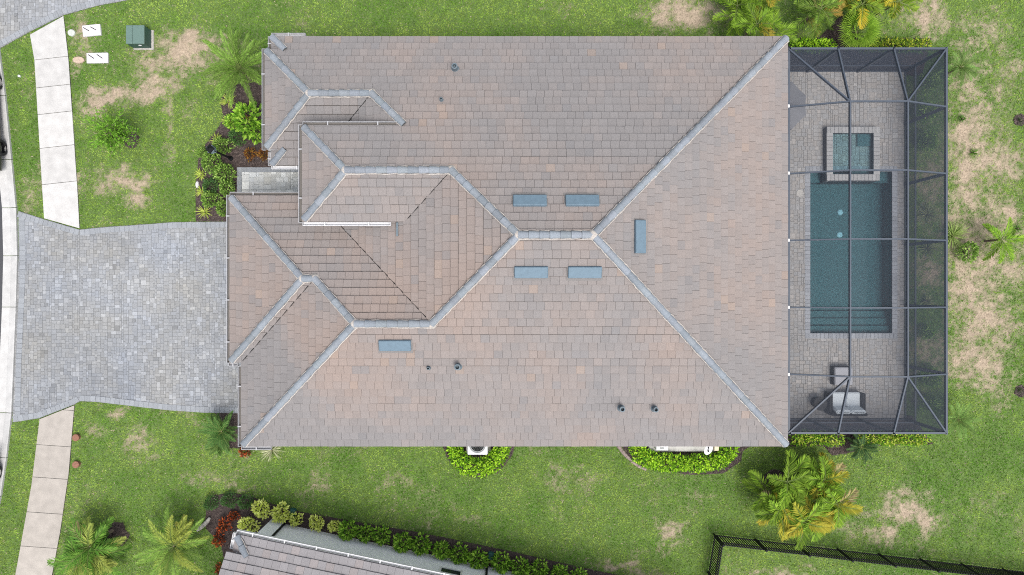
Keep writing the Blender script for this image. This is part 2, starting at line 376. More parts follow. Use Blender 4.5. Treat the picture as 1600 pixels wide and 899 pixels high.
def make_grass(n=640000):
    x = nr.uniform(-22.5, 22.5, n); y = nr.uniform(-13.2, 13.2, n)
    keep = np.ones(n, bool)
    left = np.interp(y, [p[1] for p in kerb_right[::-1]], [p[0] for p in kerb_right[::-1]])
    keep &= x > left+.02
    for poly in [DRIVE, DRIVE2, WALK1, WALK2, ENTRY, HOUSE_FOOT, DECK]+BEDS: keep &= ~inside(poly, x, y)
    x = x[keep]; y = y[keep]; d = dryness(x, y)
    k2 = nr.random(len(x)) > d*.62; x = x[k2]; y = y[k2]; d = d[k2]; n = len(x)
    ln = nr.uniform(.045, .11, n)*(1-.35*d); w = nr.uniform(.014, .032, n)
    az = nr.uniform(0, 2*np.pi, n); el = nr.uniform(.25, 1.15, n)
    dx, dy = np.cos(az)*np.cos(el)*ln, np.sin(az)*np.cos(el)*ln; dz = np.sin(el)*ln
    sx, sy = -np.sin(az)*w/2, np.cos(az)*w/2
    V = np.empty((n,3,3), np.float32); zz = -.012+(fbm(x*.8, y*.8, 31)-.5)*.02
    V[:,0] = np.stack([x-sx, y-sy, zz], 1); V[:,1] = np.stack([x+sx, y+sy, zz], 1); V[:,2] = np.stack([x+dx, y+dy, zz+dz], 1)
    t = nr.random(n)[:,None]; big = fbm(x*.6, y*.6, 41)[:,None]; mid = fbm(x*2.2, y*2.2, 43)[:,None]
    ga = np.array([[.100,.225,.020]]); gb = np.array([[.285,.400,.072]]); st = np.array([[.45,.375,.270]])
    mix = np.clip(t*.5+(big-.5)*2.0+(mid-.5)*1.6+.22, 0, 1)
    C = ga*(1-mix)+gb*mix
    tuft = (vnoise(x*8, y*8, 51)*.5+vnoise(x*17, y*17, 52)*.5)[:,None]; C = C*np.clip(.52+.98*tuft, .5, 1.5)
    q = (nr.random(n) < (d*1.15+.035))[:,None]
    C = np.where(q, st*nr.uniform(.65,1.15,(n,1)), C*nr.uniform(.72,1.28,(n,1)))
    me = bpy.data.meshes.new("lawn_grass"); me.vertices.add(n*3); me.vertices.foreach_set("co", V.ravel())
    me.loops.add(n*3); me.loops.foreach_set("vertex_index", np.arange(n*3, dtype=np.int32))
    me.polygons.add(n); me.polygons.foreach_set("loop_start", np.arange(0, n*3, 3, dtype=np.int32)); me.polygons.foreach_set("loop_total", np.full(n, 3, np.int32))
    me.update()
    a = me.attributes.new("tint", 'FLOAT_COLOR', 'FACE'); a.data.foreach_set("color", np.concatenate([C, np.ones((n,1))],1).astype(np.float32).ravel())
    me.materials.append(M['grass']); o = bpy.data.objects.new("lawn_grass", me); COL.objects.link(o)
    tag(o, "short patchy green lawn with straw coloured bare patches", "grass", kind="stuff")
make_grass()

# ------------------------------------------------------------------ street, kerb, pavements
mb = MB(); mb.face([(x,y,.004) for x,y in kerb_left]+[(-60,-40,.004),(-60,40,.004)][:2]); 
st = mb.build("street", M['asphalt']); st["kind"] = "structure"
mb = MB()
for i in range(len(kerb_right)-1):                 # concrete kerb and gutter, poured in lengths
    a, b = kerb_right[i], kerb_right[i+1]; L = math.hypot(b[0]-a[0], b[1]-a[1]); n = max(1, round(L/2.9))
    for k in range(n):
        g = .012/L
        t0, t1 = k/n+g, (k+1)/n-g
        p = [(a[0]+(b[0]-a[0])*t, a[1]+(b[1]-a[1])*t) for t in (t0, t1)]
        c = .43*rnd.uniform(.94,1.05); c = (c, c*.985, c*.955)
        prof = [(-.62,.0),(-.62,.012),(-.30,.006),(-.285,.018),(-.05,.085),(-.0,.09),(0,-.03)]
        for j in range(len(prof)-1):
            (o0,z0),(o1,z1) = prof[j], prof[j+1]
            mb.face([(p[0][0]+o0,p[0][1],z0),(p[1][0]+o0,p[1][1],z0),(p[1][0]+o1,p[1][1],z1),(p[0][0]+o1,p[0][1],z1)][::-1], c if j != 2 else tuple(q*.93 for q in c))
mb.build("kerb", M['concrete'])["kind"] = "structure"

def sidewalk(poly, cuts, name, tint, sl):
    # slabs: strip between y-cuts (metres), thin joints between
    mb = MB(); ys = sorted(cuts)
    for i in range(len(ys)-1):
        cell = [(-30, ys[i]+.011),(30, ys[i]+.011),(30, ys[i+1]-.011),(-30, ys[i+1]-.011)]
        cell = [(x, y+(x+18.5)*sl) for x, y in cell]
        c = clip(poly, cell)
        if len(c) > 2 and abs(parea(c)) > .02:
            k = rnd.uniform(.95,1.05); mb.prism(c, -.05, .045+rnd.uniform(-.002,.002), tuple(q*k for q in tint))
    mb.prism(poly, -.06, .030, (.10,.095,.085))
    mb.build(name, M['concrete'])["kind"] = "structure"
sidewalk(WALK1, [20]+[P(0,y)[1] for y in (20,90,134,176,229,286,400)]+[-20], "sidewalk", (.425,.415,.40), .11)
sidewalk(WALK2, [20]+[P(0,y)[1] for y in (640,697,748,803,857,910)]+[-20], "sidewalk", (.335,.305,.272), -.07)

def pack(x0, y0, x1, y1, u, sizes, seed):
    q = random.Random(seed); nx = int((x1-x0)/u)+1; ny = int((y1-y0)/u)+1; g = np.zeros((ny, nx), bool); out = []
    for j in range(ny):
        for i in range(nx):
            if g[j,i]: continue
            o = sizes[:]; q.shuffle(o)
            for w, h in o+[(2,1),(1,2),(1,1)]:
                if i+w <= nx and j+h <= ny and not g[j:j+h, i:i+w].any():
                    g[j:j+h, i:i+w] = True; out.append((x0+i*u, y0+j*u, x0+(i+w)*u, y0+(j+h)*u)); break
    return out
def pavers(name, polys, u, sizes, z, colf, gap, seed, joint, parent=None):
    mb = MB()
    for poly in polys:
        mb.prism(poly, -.03, z-.012, mi=1)
        xs = [p[0] for p in poly]; ys = [p[1] for p in poly]
        for a, b, c, d in pack(min(xs), min(ys), max(xs), max(ys), u, sizes, seed):
            cell = [(a+gap,b+gap),(c-gap,b+gap),(c-gap,d-gap),(a+gap,d-gap)]
            r = clip(poly, cell)
            if len(r) < 3 or abs(parea(r)) < .0008: continue
            col = colf((a+c)/2, (b+d)/2); zz = z+rnd.uniform(-.003,.003); r = cwise(r)
            n = len(r); tx, ty = rnd.uniform(-.012,.012), rnd.uniform(-.012,.012)
            v = [(x,y,z-.015) for x,y in r]+[(x,y,zz+tx*(x-a)+ty*(y-b)) for x,y in r]
            mb.mesh(v, [], col)
            i0 = len(mb.v)-2*n
            for i in range(n):
                mb.f.append((i0+i, i0+(i+1)%n, i0+n+(i+1)%n, i0+n+i)); mb.c.append(col); mb.m.append(0)
            mb.f.append(tuple(range(i0+n, i0+2*n))); mb.c.append(col); mb.m.append(0)
    o = mb.build(name, [M['paver'], joint]); o["kind"] = "structure"; return o
def edge_course(name, line, w, l, z, colf, inward=1):
    mb = MB()
    for i in range(len(line)-1):
        a = Vector((*line[i],0)); b = Vector((*line[i+1],0)); L = (b-a).length; n = max(1, round(L/l)); d = (b-a)/L
        s = Vector((-d.y, d.x, 0))*inward
        for k in range(n):
            p = a+d*(L*(k+.5)/n)+s*(w/2); c = colf(p.x, p.y)
            mb.box((p.x, p.y, z-.02+rnd.uniform(-.002,.002)), (L/n-.010, w-.008, .05), math.atan2(d.y, d.x), 0, c)
    mb.build(name, M['paver'])["kind"] = "structure"
def drive_col(x, y):
    b = .232+.05*(float(fbm(x*.5, y*.5, 61))-.5)+.07*(float(fbm(x*.22,y*.22,66))-.5); r = rnd.random()
    k = rnd.uniform(.90,1.09)
    if r < .13: k = rnd.uniform(1.13,1.32)
    elif r < .16: k = rnd.uniform(.72,.86)
    h = (float(fbm(x*.7, y*.7, 63))-.5)*.22+rnd.uniform(-.02,.02)
    return (b*k*(.975+h*.5), b*k*1.0, b*k*(1.03-h))
def entry_col(x, y): return tuple(q*k for q, k in zip(drive_col(x, y), (1.95,1.9,1.75)))
def deck_col(x, y):
    b = .31; k = rnd.uniform(.94,1.06); r = rnd.random()
    if r < .08: k = rnd.uniform(1.1,1.25)
    h = rnd.uniform(-.03,.03); return (b*k*(1.03+h), b*k*.985, b*k*(.945-h))
def border_col(x, y):
    k = rnd.uniform(.92,1.10)*.240; return (k*.95, k*1.0, k*1.06)
S4 = [(2,2)]*4+[(3,2)]*3+[(2,3)]*2+[(3,3)]
pavers("driveway", [DRIVE], .072, S4, .03, drive_col, .0045, 3, M['joint'])
pavers("driveway", [DRIVE2], .072, S4, .03, drive_col, .0045, 4, M['joint'])
pavers("entry_path", [ENTRY], .10, S4, .05, entry_col, .0045, 5, M['joint'])
D_top = PP([(30,331),(70,343.5),(125,359.5),(165,355.5),(210,352.5),(270,348),(359,347)])
D_bot = PP([(375,645.5),(320,644.5),(262,640.5),(210,634.5),(150,627.5),(125,626.5),(117,631.5),(62,653),(21.5,659)])
edge_course("driveway_border", D_top, .23, .20, .040, border_col, -1)
edge_course("driveway_border", D_bot, .23, .20, .040, border_col, -1)
edge_course("driveway_border", PP([(24,650),(26,560),(31,450),(32,400),(31,338)]), .23, .2, .040, border_col, -1)
edge_course("driveway_border", PP([(-40,97),(0,75),(47,49),(100,23),(150,9),(203,-1)]), .23, .2, .040, border_col, 1)
edge_course("entry_border", PP([(371,304),(371,262),(470,262)]), .2, .2, .06, border_col, -1)
x0, y0, x1, y1 = POOL
pavers("pool_deck", [[(6.8,-5.36),(16.06,-5.36),(16.06,y0),(6.8,y0)], [(6.8,y1),(16.06,y1),(16.06,8.85),(6.8,8.85)], [(6.8,y0),(x0,y0),(x0,y1),(6.8,y1)], [(x1,y0),(16.06,y0),(16.06,y1),(x1,y1)]], (.079), S4, .05, deck_col, .0065, 8, M['joint_deck'])

# ------------------------------------------------------------------ mulch beds
mb = MB(); ch = MB()
for b in BEDS:
    mb.prism(cwise(b), -.03, .012)
    xs = [p[0] for p in b]; ys = [p[1] for p in b]; A = abs(parea(b)); n = int(A*330/max(A,1e-6)*(max(xs)-min(xs))*(max(ys)-min(ys))/max(1,1))
    n = min(n, 9000)
    X = nr.uniform(min(xs), max(xs), n); Y = nr.uniform(min(ys), max(ys), n); ok = inside(b, X, Y)
    for x, y in zip(X[ok], Y[ok]):
        a = rnd.uniform(0, 6.28); l = rnd.uniform(.02,.06); w = rnd.uniform(.008,.02); z = .014
        c, s = math.cos(a), math.sin(a); k = rnd.uniform(.4,1.5); t = rnd.uniform(-.012,.03)
        ch.face([(x-c*l-s*w,y-s*l+c*w,z),(x-c*l+s*w,y-s*l-c*w,z+.006),(x+c*l+s*w,y+s*l-c*w,z+.01+abs(t)),(x+c*l-s*w,y+s*l+c*w,z+.012)], (.075*k,.056*k,.050*k))
mb.build("mulch_bed", M['mulch'])["kind"] = "structure"
tag(ch.build("mulch_chips", M['chip']), "dark brown bark chips strewn over the planting beds", "mulch", kind="stuff")

# ------------------------------------------------------------------ the house
e = 2.85; p = 5/12
yN, yS, xE = 9.254, -5.859, 10.162
xD, xEw, xB = -9.973, -10.398, -8.865
pl_N = lambda x, y: e+(yN-y)*p
pl_S = lambda x, y: e+(y-yS)*p
pl_E = lambda x, y: e+(xE-x)*p
hR = pl_N(0, 1.697)
pl_W = lambda x, y: hR+(x-.206)*p
hA = pl_N(0, 5.623)
pl_Aw = lambda x, y: hA+(x+7.27)*p
pl_As = lambda x, y: hA+(y-2.267)*p
pl_Cw = lambda x, y: pl_N(0, 8.702)+(x+9.01)*p
pl_Bs = lambda x, y: e+(y-4.488)*p
pl_Bw = lambda x, y: e+(x-xB)*p
pl_Dn = lambda x, y: e+(3.397-y)*p
pl_Dw = lambda x, y: e+(x-xD)*p
pl_Ew = lambda x, y: e+(x-xEw)*p
pl_Es = lambda x, y: e+(y+2.77)*p
n_, s_, e_, w_ = (0,1), (0,-1), (1,0), (-1,0)      # the way each slope falls
ROOF = [
 ([(xB,yN),(xE,yN),(2.605,1.697),(.206,1.697),(-2.045,3.945),(-5.592,3.945),(-7.27,5.623),(-3.723,5.623),(-4.971,6.871),(-7.179,6.871),(-9.01,8.702),(-8.313,8.702)], pl_N, n_, yN),
 ([(xE,yS),(xE,yN),(2.605,1.697)], pl_E, e_, xE),
 ([(xD,yS),(xE,yS),(2.605,1.697),(.206,1.697),(-2.727,-1.231),(-5.345,-1.231)], pl_S, s_, -yS),
 ([(.206,1.697),(-2.045,3.945),(-3.39,2.6),(-6.558,2.6),(-2.727,-1.231)], pl_W, w_, 10.0),
 ([(-3.723,5.623),(-4.971,6.871),(-6.3,5.54),(-6.3,5.3),(-3.7,5.3)], pl_W, w_, 10.0),
 ([(-7.27,5.623),(-7.27,2.267),(-5.592,3.945)], pl_Aw, w_, 7.27),
 ([(-7.27,2.267),(-3.723,2.267),(-2.045,3.945),(-5.592,3.945)], pl_As, s_, -2.267),
 ([(-9.01,8.702),(-9.01,5.04),(-7.179,6.871)], pl_Cw, w_, 9.01),
 ([(-7.179,6.871),(-9.01,5.04),(-8.313,5.04),(xB,4.488),(-6.9,4.488),(-6.9,5.3),(-6.54,5.3),(-4.971,6.871)], pl_Bs, s_, -4.488),
 ([(xB,yN),(xB,8.66),(-8.27,8.66)], pl_Bw, w_, -xB),
 ([(xB,4.488),(-8.27,5.083),(xB,5.083)], pl_Bw, w_, -xB),
 ([(-2.727,-1.231),(-6.558,2.6),(-6.9,2.6),(-6.9,3.397),(xEw,3.397),(-7.3145,.3135),(-6.8895,.3135),(-5.345,-1.231)], pl_Dn, n_, 3.397),
 ([(xEw,3.397),(xEw,-2.77),(-7.3145,.3135)], pl_Ew, w_, -xEw),
 ([(xEw,-2.77),(xD,-2.77),(-6.8895,.3135),(-7.3145,.3135)], pl_Es, s_, 2.77),
 ([(xD,-2.77),(xD,yS),(-5.345,-1.231),(-6.8895,.3135)], pl_Dw, w_, -xD),
]
def tile_col(x, y, run):
    a = float(fbm(x*.35, y*.35, 71, 3)); b = float(fbm(x*1.3, y*1.3, 77, 3))
    base = Vector((.204,.181,.171)); pink = Vector((.230,.185,.163)); grey = Vector((.183,.172,.169))
    hue_shift = .62*math.exp(-((x+2.2)/4.2)**2-((y-.2)/3.2)**2)-.30*(x > 3 and y < 6)-.22*(y > 4.5)  # pinker around the middle, greyer to the east and north
    t0 = (a-.50)*3.0+(b-.5)*1.4+run*.30+rnd.uniform(-.12,.12)+hue_shift
    t = max(0, min(1, t0))
    c = base.lerp(pink, t) if t > 0 else base.lerp(grey, min(1, -t0*1.4))
    r = rnd.random()
    if r < .012+.03*(t > .5): c = c.lerp(Vector((.27,.205,.165)), .5)
    elif r > .96: c = c.lerp(Vector((.165,.160,.162)), .5)
    return tuple(c*rnd.uniform(.955,1.045))
def roof_tiles(mb, poly, hf, dn, v_eave, cw=.283, tw=.298, colf=tile_col, seed=0):
    q = random.Random(seed); poly = cwise(poly); up = (-dn[0], -dn[1]); su = (up[1], -up[0])     # u runs along the courses
    V = [x*up[0]+y*up[1] for x, y in poly]; U = [x*su[0]+y*su[1] for x, y in poly]
    ve = -v_eave; i0 = int(math.floor((min(V)-ve)/cw)); i1 = int(math.ceil((max(V)-ve)/cw))
    mb.face([(x, y, hf(x,y)-.012) for x, y in poly], mi=1)
    for i in range(i0, i1):
        va = ve+i*cw; u = min(U)-q.random()*tw-.05; run = 0; left = 0; jit = q.uniform(-.006,.006)
        while u < max(U):
            w = tw*q.uniform(.94,1.06)
            if left <= 0: run = q.choice((-.5,-.3,0,0,.2,.5)); left = q.randint(1,6)
            left -= 1
            g0 = q.uniform(.001,.005); g1 = q.uniform(.006,.015)  # gap at each course foot bares dark underlay, a painted-in shade line
            uv = [(u+g0, va+jit+g1), (u+w-.003, va+jit+g1), (u+w-.003, va+cw+.002), (u+g0, va+cw+.002)]
            cell = [(a*su[0]+b*up[0], a*su[1]+b*up[1]) for a, b in uv]
            r = clip(poly, cwise(cell))
            if len(r) > 2 and abs(parea(r)) > .0006:
                r = cwise(r); cx = sum(x for x,y in r)/len(r); cy = sum(y for x,y in r)/len(r); col = colf(cx, cy, run)
                lift = .045+q.uniform(-.007,.007); tl = q.uniform(-.012,.012); top = []
                for x, y in r:
                    t = min(1, max(0, ((x*up[0]+y*up[1])-va)/cw)); uu = x*su[0]+y*su[1]-u
                    top.append((x, y, hf(x,y)+lift*(1-t)+.008+tl*uu))
                bot = [(x, y, hf(x,y)-.01) for x, y in r]; n = len(r); k = len(mb.v)
                mb.v += bot+top
                for a in range(n):
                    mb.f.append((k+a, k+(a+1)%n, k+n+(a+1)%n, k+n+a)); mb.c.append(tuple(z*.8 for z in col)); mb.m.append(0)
                mb.f.append(tuple(range(k+n, k+2*n))); mb.c.append(col); mb.m.append(0)
            u += w
house = empty("house", (0,1.7,0), "large house with hipped taupe tile roof, blue grey ridge caps and attached pool cage", "house")
mb = MB()
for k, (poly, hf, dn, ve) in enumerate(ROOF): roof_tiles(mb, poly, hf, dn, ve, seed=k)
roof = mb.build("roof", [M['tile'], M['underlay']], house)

def ridge_run(p0, p1, hip, parent, root_T=None, r=.118, sides=(1,1)):
    # p0 low end, p1 high end: overlapping barrel caps bedded in mortar
    p0 = Vector(p0); p1 = Vector(p1); L = (p1-p0).length; n = max(1, round(L/.36)); d = (p1-p0)/L
    s = Vector((d.y, -d.x, 0)).normalized(); up = s.cross(d).normalized()
    if up.z < 0: up = -up
    mb = MB()
    for i in range(n):
        a = p0+d*(L*i/n-.01); b = p0+d*(L*(i+1)/n+.03)
        ra, rb = r*1.10, r*.88; k = rnd.uniform(.84,1.12); col = (k*rnd.uniform(.98,1.02), k, k*rnd.uniform(.99,1.03))
        prof = [(math.cos(t), math.sin(t)*.8) for t in [math.pi*j/8 for j in range(9)]]
        v = [a+s*(c*ra)+up*(z*ra+.020) for c, z in prof]+[b+s*(c*rb)+up*(z*rb+.004) for c, z in prof]
        v += [a+s*(c*ra*.86)+up*(z*ra*.82+.005) for c, z in prof]
        f = [(j, j+1, 9+j+1, 9+j) for j in range(8)]+[(j+1, j, 18+j, 18+j+1) for j in range(8)]
        mb.mesh(v, f, col)
        mb.face([v[18+j] for j in range(9)], (.25,.24,.22))
        mb.face([q_+(d*.002) for q_ in v[9:18]][::-1], (.3,.29,.27))
    cap = mb.build("ridge_cap", M['ridge'], parent, smooth=False, T=root_T)
    m = max(3, int(L/.13)); slope = p*(.7071 if hip else 1)
    for sg, amt in ((1, sides[0]), (-1, sides[1])):
        pv = None; mb = MB()
        for i in range(m+1):
            off = r*(1.0+.10*amt)+rnd.uniform(-.010,.016); q = p0+d*(L*i/m)+s*(sg*off); q.z += -off*slope+.045+rnd.uniform(-.008,.008)
            rad = (.010+.018*amt)*rnd.uniform(.55,1.3)
            if pv: mb.tube(pv[0], q, pv[1], rad, 6, cap=False)
            pv = (q, rad)
        mb.build("ridge_mortar", M['mortar'], parent, T=root_T)
    return cap
def Z(x, y, f): return (x, y, f(x, y)+.03)
RIDGES = [((.206,1.697),(2.605,1.697),pl_N,0,(.9,.3)), ((xE-.1,yN-.1),(2.605,1.697),pl_N,1,(.3,.9)), ((xE-.1,yS+.1),(2.605,1.697),pl_S,1,(.6,.6)),
 ((xD+.12,yS+.12),(-5.345,-1.231),pl_S,1,(.9,.3)), ((-5.345,-1.231),(-2.727,-1.231),pl_S,0,(.9,.3)), ((-2.727,-1.231),(.206,1.697),pl_S,1,(.9,.2)),
 ((-2.045,3.945),(.206,1.697),pl_N,1,(.6,.3)), ((-5.592,3.945),(-2.045,3.945),pl_N,0,(.9,.3)), ((-7.17,5.523),(-5.592,3.945),pl_N,1,(.6,.2)), ((-7.17,2.367),(-5.592,3.945),pl_As,1,(.9,.2)),
 ((-7.179,6.871),(-4.971,6.871),pl_N,0,(.9,.3)), ((-8.92,8.612),(-7.179,6.871),pl_N,1,(.6,.2)), ((-8.92,5.13),(-7.179,6.871),pl_Bs,1,(.9,.2)), ((-4.971,6.871),(-3.75,5.65),pl_N,1,(.6,.3)),
 ((xB+.06,yN-.06),(-8.28,8.67),pl_N,1,(.3,.2)), ((xB+.06,4.488+.06),(-8.3,5.05),pl_Bs,1,(.3,.2)),
 ((xEw+.1,3.297),(-7.3145,.3135),pl_Dn,1,(.5,.3)), ((xEw+.1,-2.67),(-7.3145,.3135),pl_Es,1,(.8,.2)), ((-7.3145,.3135),(-6.8895,.3135),pl_Dn,0,(.5,.5)), ((-6.8895,.3135),(-5.345,-1.231),pl_Dn,1,(.6,.3))]
for a, b, f, hip, sd_ in RIDGES:
    if f(*a) > f(*b): a, b = b, a
    ridge_run(Z(*a, f), Z(*b, f), hip, roof, sides=sd_)
for jx, jy, f in ((.206,1.697,pl_N),(2.605,1.697,pl_N),(-5.592,3.945,pl_N),(-2.045,3.945,pl_N),(-7.179,6.871,pl_N),(-4.971,6.871,pl_N),(-7.3145,.3135,pl_Dn),(-6.8895,.3135,pl_Dn),(-5.345,-1.231,pl_S),(-2.727,-1.231,pl_S)):
    mb = MB(); k = rnd.uniform(.8,1); mb.lathe((jx,jy,f(jx,jy)-.02), [(.19,.0),(.17*k,.06),(.12,.115),(.07,.138),(0,.142)], 9, Mx=Matrix.Rotation(rnd.random(),4,'Z')); mb.build("ridge_mortar", M['mortar'], roof)
mb = MB()                                            # thin dark lines laid along the valleys
for a, b, f in (((-6.3,2.34),(-2.78,-1.17),pl_Dn), ((-3.6,2.38),(-2.15,3.83),pl_As), ((-6.3,5.53),(-5.08,6.75),pl_Bs), ((-9.9,-2.70),(-6.95,.25),pl_Es)):
    mb = MB(); mb.tube(Vector(Z(*a, f))+Vector((0,0,.004)), Vector(Z(*b, f))+Vector((0,0,.004)), .013, n=6); mb.build("valley_line", M['black'], roof)

mb = MB()                                            # walls
mb.prism([(-9.5,-5.4),(9.7,-5.4),(9.7,-3.6),(6.8,-3.6),(6.8,6.5),(9.7,6.5),(9.7,8.8),(-8.4,8.8),(-8.4,4.95),(-6.8,4.95),(-6.8,3.0),(-9.95,3.0),(-9.95,-2.4),(-9.5,-2.4)], -.05, 2.6)
mb.box((-5.1,3.95,3.4), (3.5,2.6,1.5)); mb.box((-8.0,6.87,2.75), (1.6,3.2,.5))
for y in (-.8, 2.9): mb.box((9.6,y,1.3), (.35,.35,2.59))
mb.build("wall", M['stucco'], house)
mb = MB()
for a, b, c, d in ((-9.95,-5.83,10.13,-2.772), (-10.37,-2.768,10.13,3.37), (-6.9,3.374,10.13,4.488), (-8.84,4.492,10.13,9.22)): mb.box(((a+c)/2,(b+d)/2,2.615), (c-a,d-b,.02))
mb.box((-5.4,3.945,4.10), (3.7,3.28,.02))
mb.build("soffit", M['white'], house)
mb = MB()
def fas(a, b, z, h=.2): mb.bar((*a, z+.0), (*b, z+.0), .03, h)
for a, b, z in (((xB,yN-.03),(xE-.02,yN-.03),e), ((xE-.03,yN-.05),(xE-.03,yS+.05),e), ((xD,yS+.03),(xE-.02,yS+.03),e), ((xD+.03,yS+.05),(xD+.03,-2.75),e),
  ((xEw+.03,-2.74),(xEw+.03,3.37),e), ((xEw,-2.74),(xD+.01,-2.74),e), ((xEw+.02,3.37),(-6.9,3.37),e), ((xB+.03,yN-.05),(xB+.03,4.52),e), ((xB,4.515),(-6.9,4.515),e)): fas(a, b, z-.02, .22)
hC = pl_N(0, 8.702)
for a, b in (((-8.98,8.68),(-8.98,5.06)), ((-8.98,8.675),(-8.2,8.675)), ((-8.98,5.065),(-8.2,5.065))): fas(a, b, hC-.02, .42)
for a, b in (((-7.24,5.60),(-7.24,2.29)), ((-7.24,5.595),(-3.7,5.595)), ((-7.24,2.295),(-3.6,2.295))): fas(a, b, hA-.02, .25)
mb.build("fascia", M['white'], house)
def gutter(a, b, z, out, parent, T=None, step=1.25, w=.115, floor=1, m='gutter'):
    mb = MB(); a = Vector((*a, z)); b = Vector((*b, z)); o = Vector((*out, 0)); d = (b-a).normalized(); L = (b-a).length
    mb.bar(a+o*w+Vector((0,0,.035)), b+o*w+Vector((0,0,.035)), .017, .12)
    mb.bar(a+o*(w/2)-Vector((0,0,.075)), b+o*(w/2)-Vector((0,0,.075)), w, .012, mi=floor)
    for q in (a+d*.006, b-d*.006): mb.bar(q+o*.0+Vector((0,0,.03)), q+o*w+Vector((0,0,.03)), .012, .1)
    n = max(1, int(L/step))
    for k in range(n): q = a+d*(L*(k+.5)/n); mb.bar(q+Vector((0,0,.037)), q+o*(w+.02)+Vector((0,0,.037)), .04, .02)
    return mb.build("gutter", [M[m], M['gutter_dirt'] if floor else M[m]], parent, T=T)
for a, b, z, o, fl in (((-9.01,8.72),(-9.01,5.02),hC,w_,1), ((xB,yN),(xB+1.25,yN),e,n_,0), ((xB,yN),(xB,8.73),e,w_,1), ((xB,5.0),(xB,4.488),e,w_,0), ((xB,4.488),(-7.0,4.488),e,s_,0),
   ((-7.27,5.64),(-7.27,2.25),hA,w_,1), ((-7.25,5.623),(-3.78,5.623),hA,n_,1), ((-7.25,2.267),(-4.2,2.267),hA,s_,0),
   ((xEw,3.41),(xEw,-2.78),e,w_,1), ((xEw,3.397),(-6.95,3.397),e,n_,1), ((xEw-.05,-2.77),(xD-.14,-2.77),e,s_,0), ((xD,-2.9),(xD,yS),e,w_,1), ((xD,yS),(xD+1.1,yS),e,s_,0)):
    gutter(a, b, z-.03, o, house, floor=fl, m='white' if (z == hA and not fl) or a == (xB,4.488) and o == s_ else 'gutter')
mb = MB(); zz = lambda x, y: pl_W(x, y)+.06
mb.bar((-3.98,2.28,hA-.05), (-3.98,2.2,zz(-3.98,2.2)), .07, .05); mb.bar((-3.98,2.24,zz(-3.98,2.24)+.03), (-3.98,1.78,zz(-3.98,1.78)+.03), .07, .05)
mb.build("downspout", M['pipe'], house)
mb = MB(); mb.box((-9.955,.3,1.15), (.03,4.9,2.2))
for z in (.6,1.15,1.7): mb.box((-9.975,.3,z), (.02,4.86,.03))
mb.build("garage_door", M['brown'], house)
fd = MB(); fd.box((-6.82,3.95,1.15), (.04,1.0,2.2)); fd = fd.build("front_door", M['wicker'], house)
hd = MB(); hd.tube((-6.86,4.3,1.0),(-6.86,4.3,1.15),.015); hd.build("door_handle", M['rim'], fd)
def window(x, y, w, h, z, ax, parent, T=None, out=1):
    mb = MB(); sz = (w,.05,h) if ax == 'x' else (.05,w,h)
    mb.box((x,y,z), sz); g = mb.build("window", M['glass'], parent, T=T)
    mb = MB()
    for k in (-1,1):
        if ax == 'x': mb.box((x+k*w/2,y,z),(.07,.08,h+.14)); mb.box((x,y+.002*out,z+k*h/2),(w-.07,.075,.07))
        else: mb.box((x,y+k*w/2,z),(.08,.07,h+.14)); mb.box((x+.002,y,z+k*h/2),(.075,w-.07,.07))
    mb.build("window_frame", M['white'], g, T=T)
for x in (-6,-1.5,3.2,7.2): window(x, -5.41, 1.1, 1.3, 1.5, 'x', house)
for x in (-5,0,5): window(x, 8.81, 1.2, 1.3, 1.5, 'x', house)
window(-8.41, 6.9, 1.6, 1.6, 1.4, 'y', house)
gd = MB(); gd.box((6.83,1.5,1.2), (.05,5.0,2.3)); gd.build("sliding_glass_door", M['glass'], house)

def roof_vent(px, py, f, ax, dn):                    # low hooded attic vent
    hh = 5.3
    for _ in range(6): x, y = P(px, py, hh); hh = f(x, y)+.1
    L, W = 1.10, .42; mb = MB(); d = Vector((dn[0], dn[1], -p)).normalized(); s = Vector((-dn[1], dn[0], 0)); nrm = s.cross(d)
    if nrm.z < 0: nrm = -nrm
    R = Matrix(((s.x,d.x,nrm.x,x),(s.y,d.y,nrm.y,y),(s.z,d.z,nrm.z,f(x,y)+.035),(0,0,0,1)))
    mb.box((0,-.01,.055), (L,W-.02,.11), 0, .02, Mx=R); pass
    mb.box((0,.05,.004), (L+.10,W+.10,.008), 0, .0, col=(.17,.16,.155), Mx=R, mi=1)
    mb.build("roof_vent", [M['vent'], M['tile']], house)
for a in ((828,314,pl_N,0,n_), (910,314,pl_N,0,n_), (830,425,pl_S,0,s_), (914,425,pl_S,0,s_), (617,539.5,pl_S,0,s_), (1000,370,pl_E,1,e_)): roof_vent(*a)
def vent_pipe(px, py, f, r, h):
    hh = 4
    for _ in range(6): x, y = P(px, py, hh); hh = f(x, y)
    mb = MB(); z = f(x, y)
    mb.lathe((x,y,z-.05), [(r*1.9,.02),(r*1.7,.09),(r*1.15,.14),(r*1.05,h),(r*1.25,h+.01),(r*1.25,h+.04),(r*.8,h+.045),(r*.75,h-.1)], 14)
    mb.build("vent_pipe", M['pipe'], house)
for a in ((711.5,109,pl_N,.085,.42), (690,157,pl_N,.045,.22), (670,575,pl_S,.045,.22), (716,572,pl_S,.085,.42), (970,637,pl_S,.08,.4), (1022,638,pl_S,.075,.36)): vent_pipe(*a)

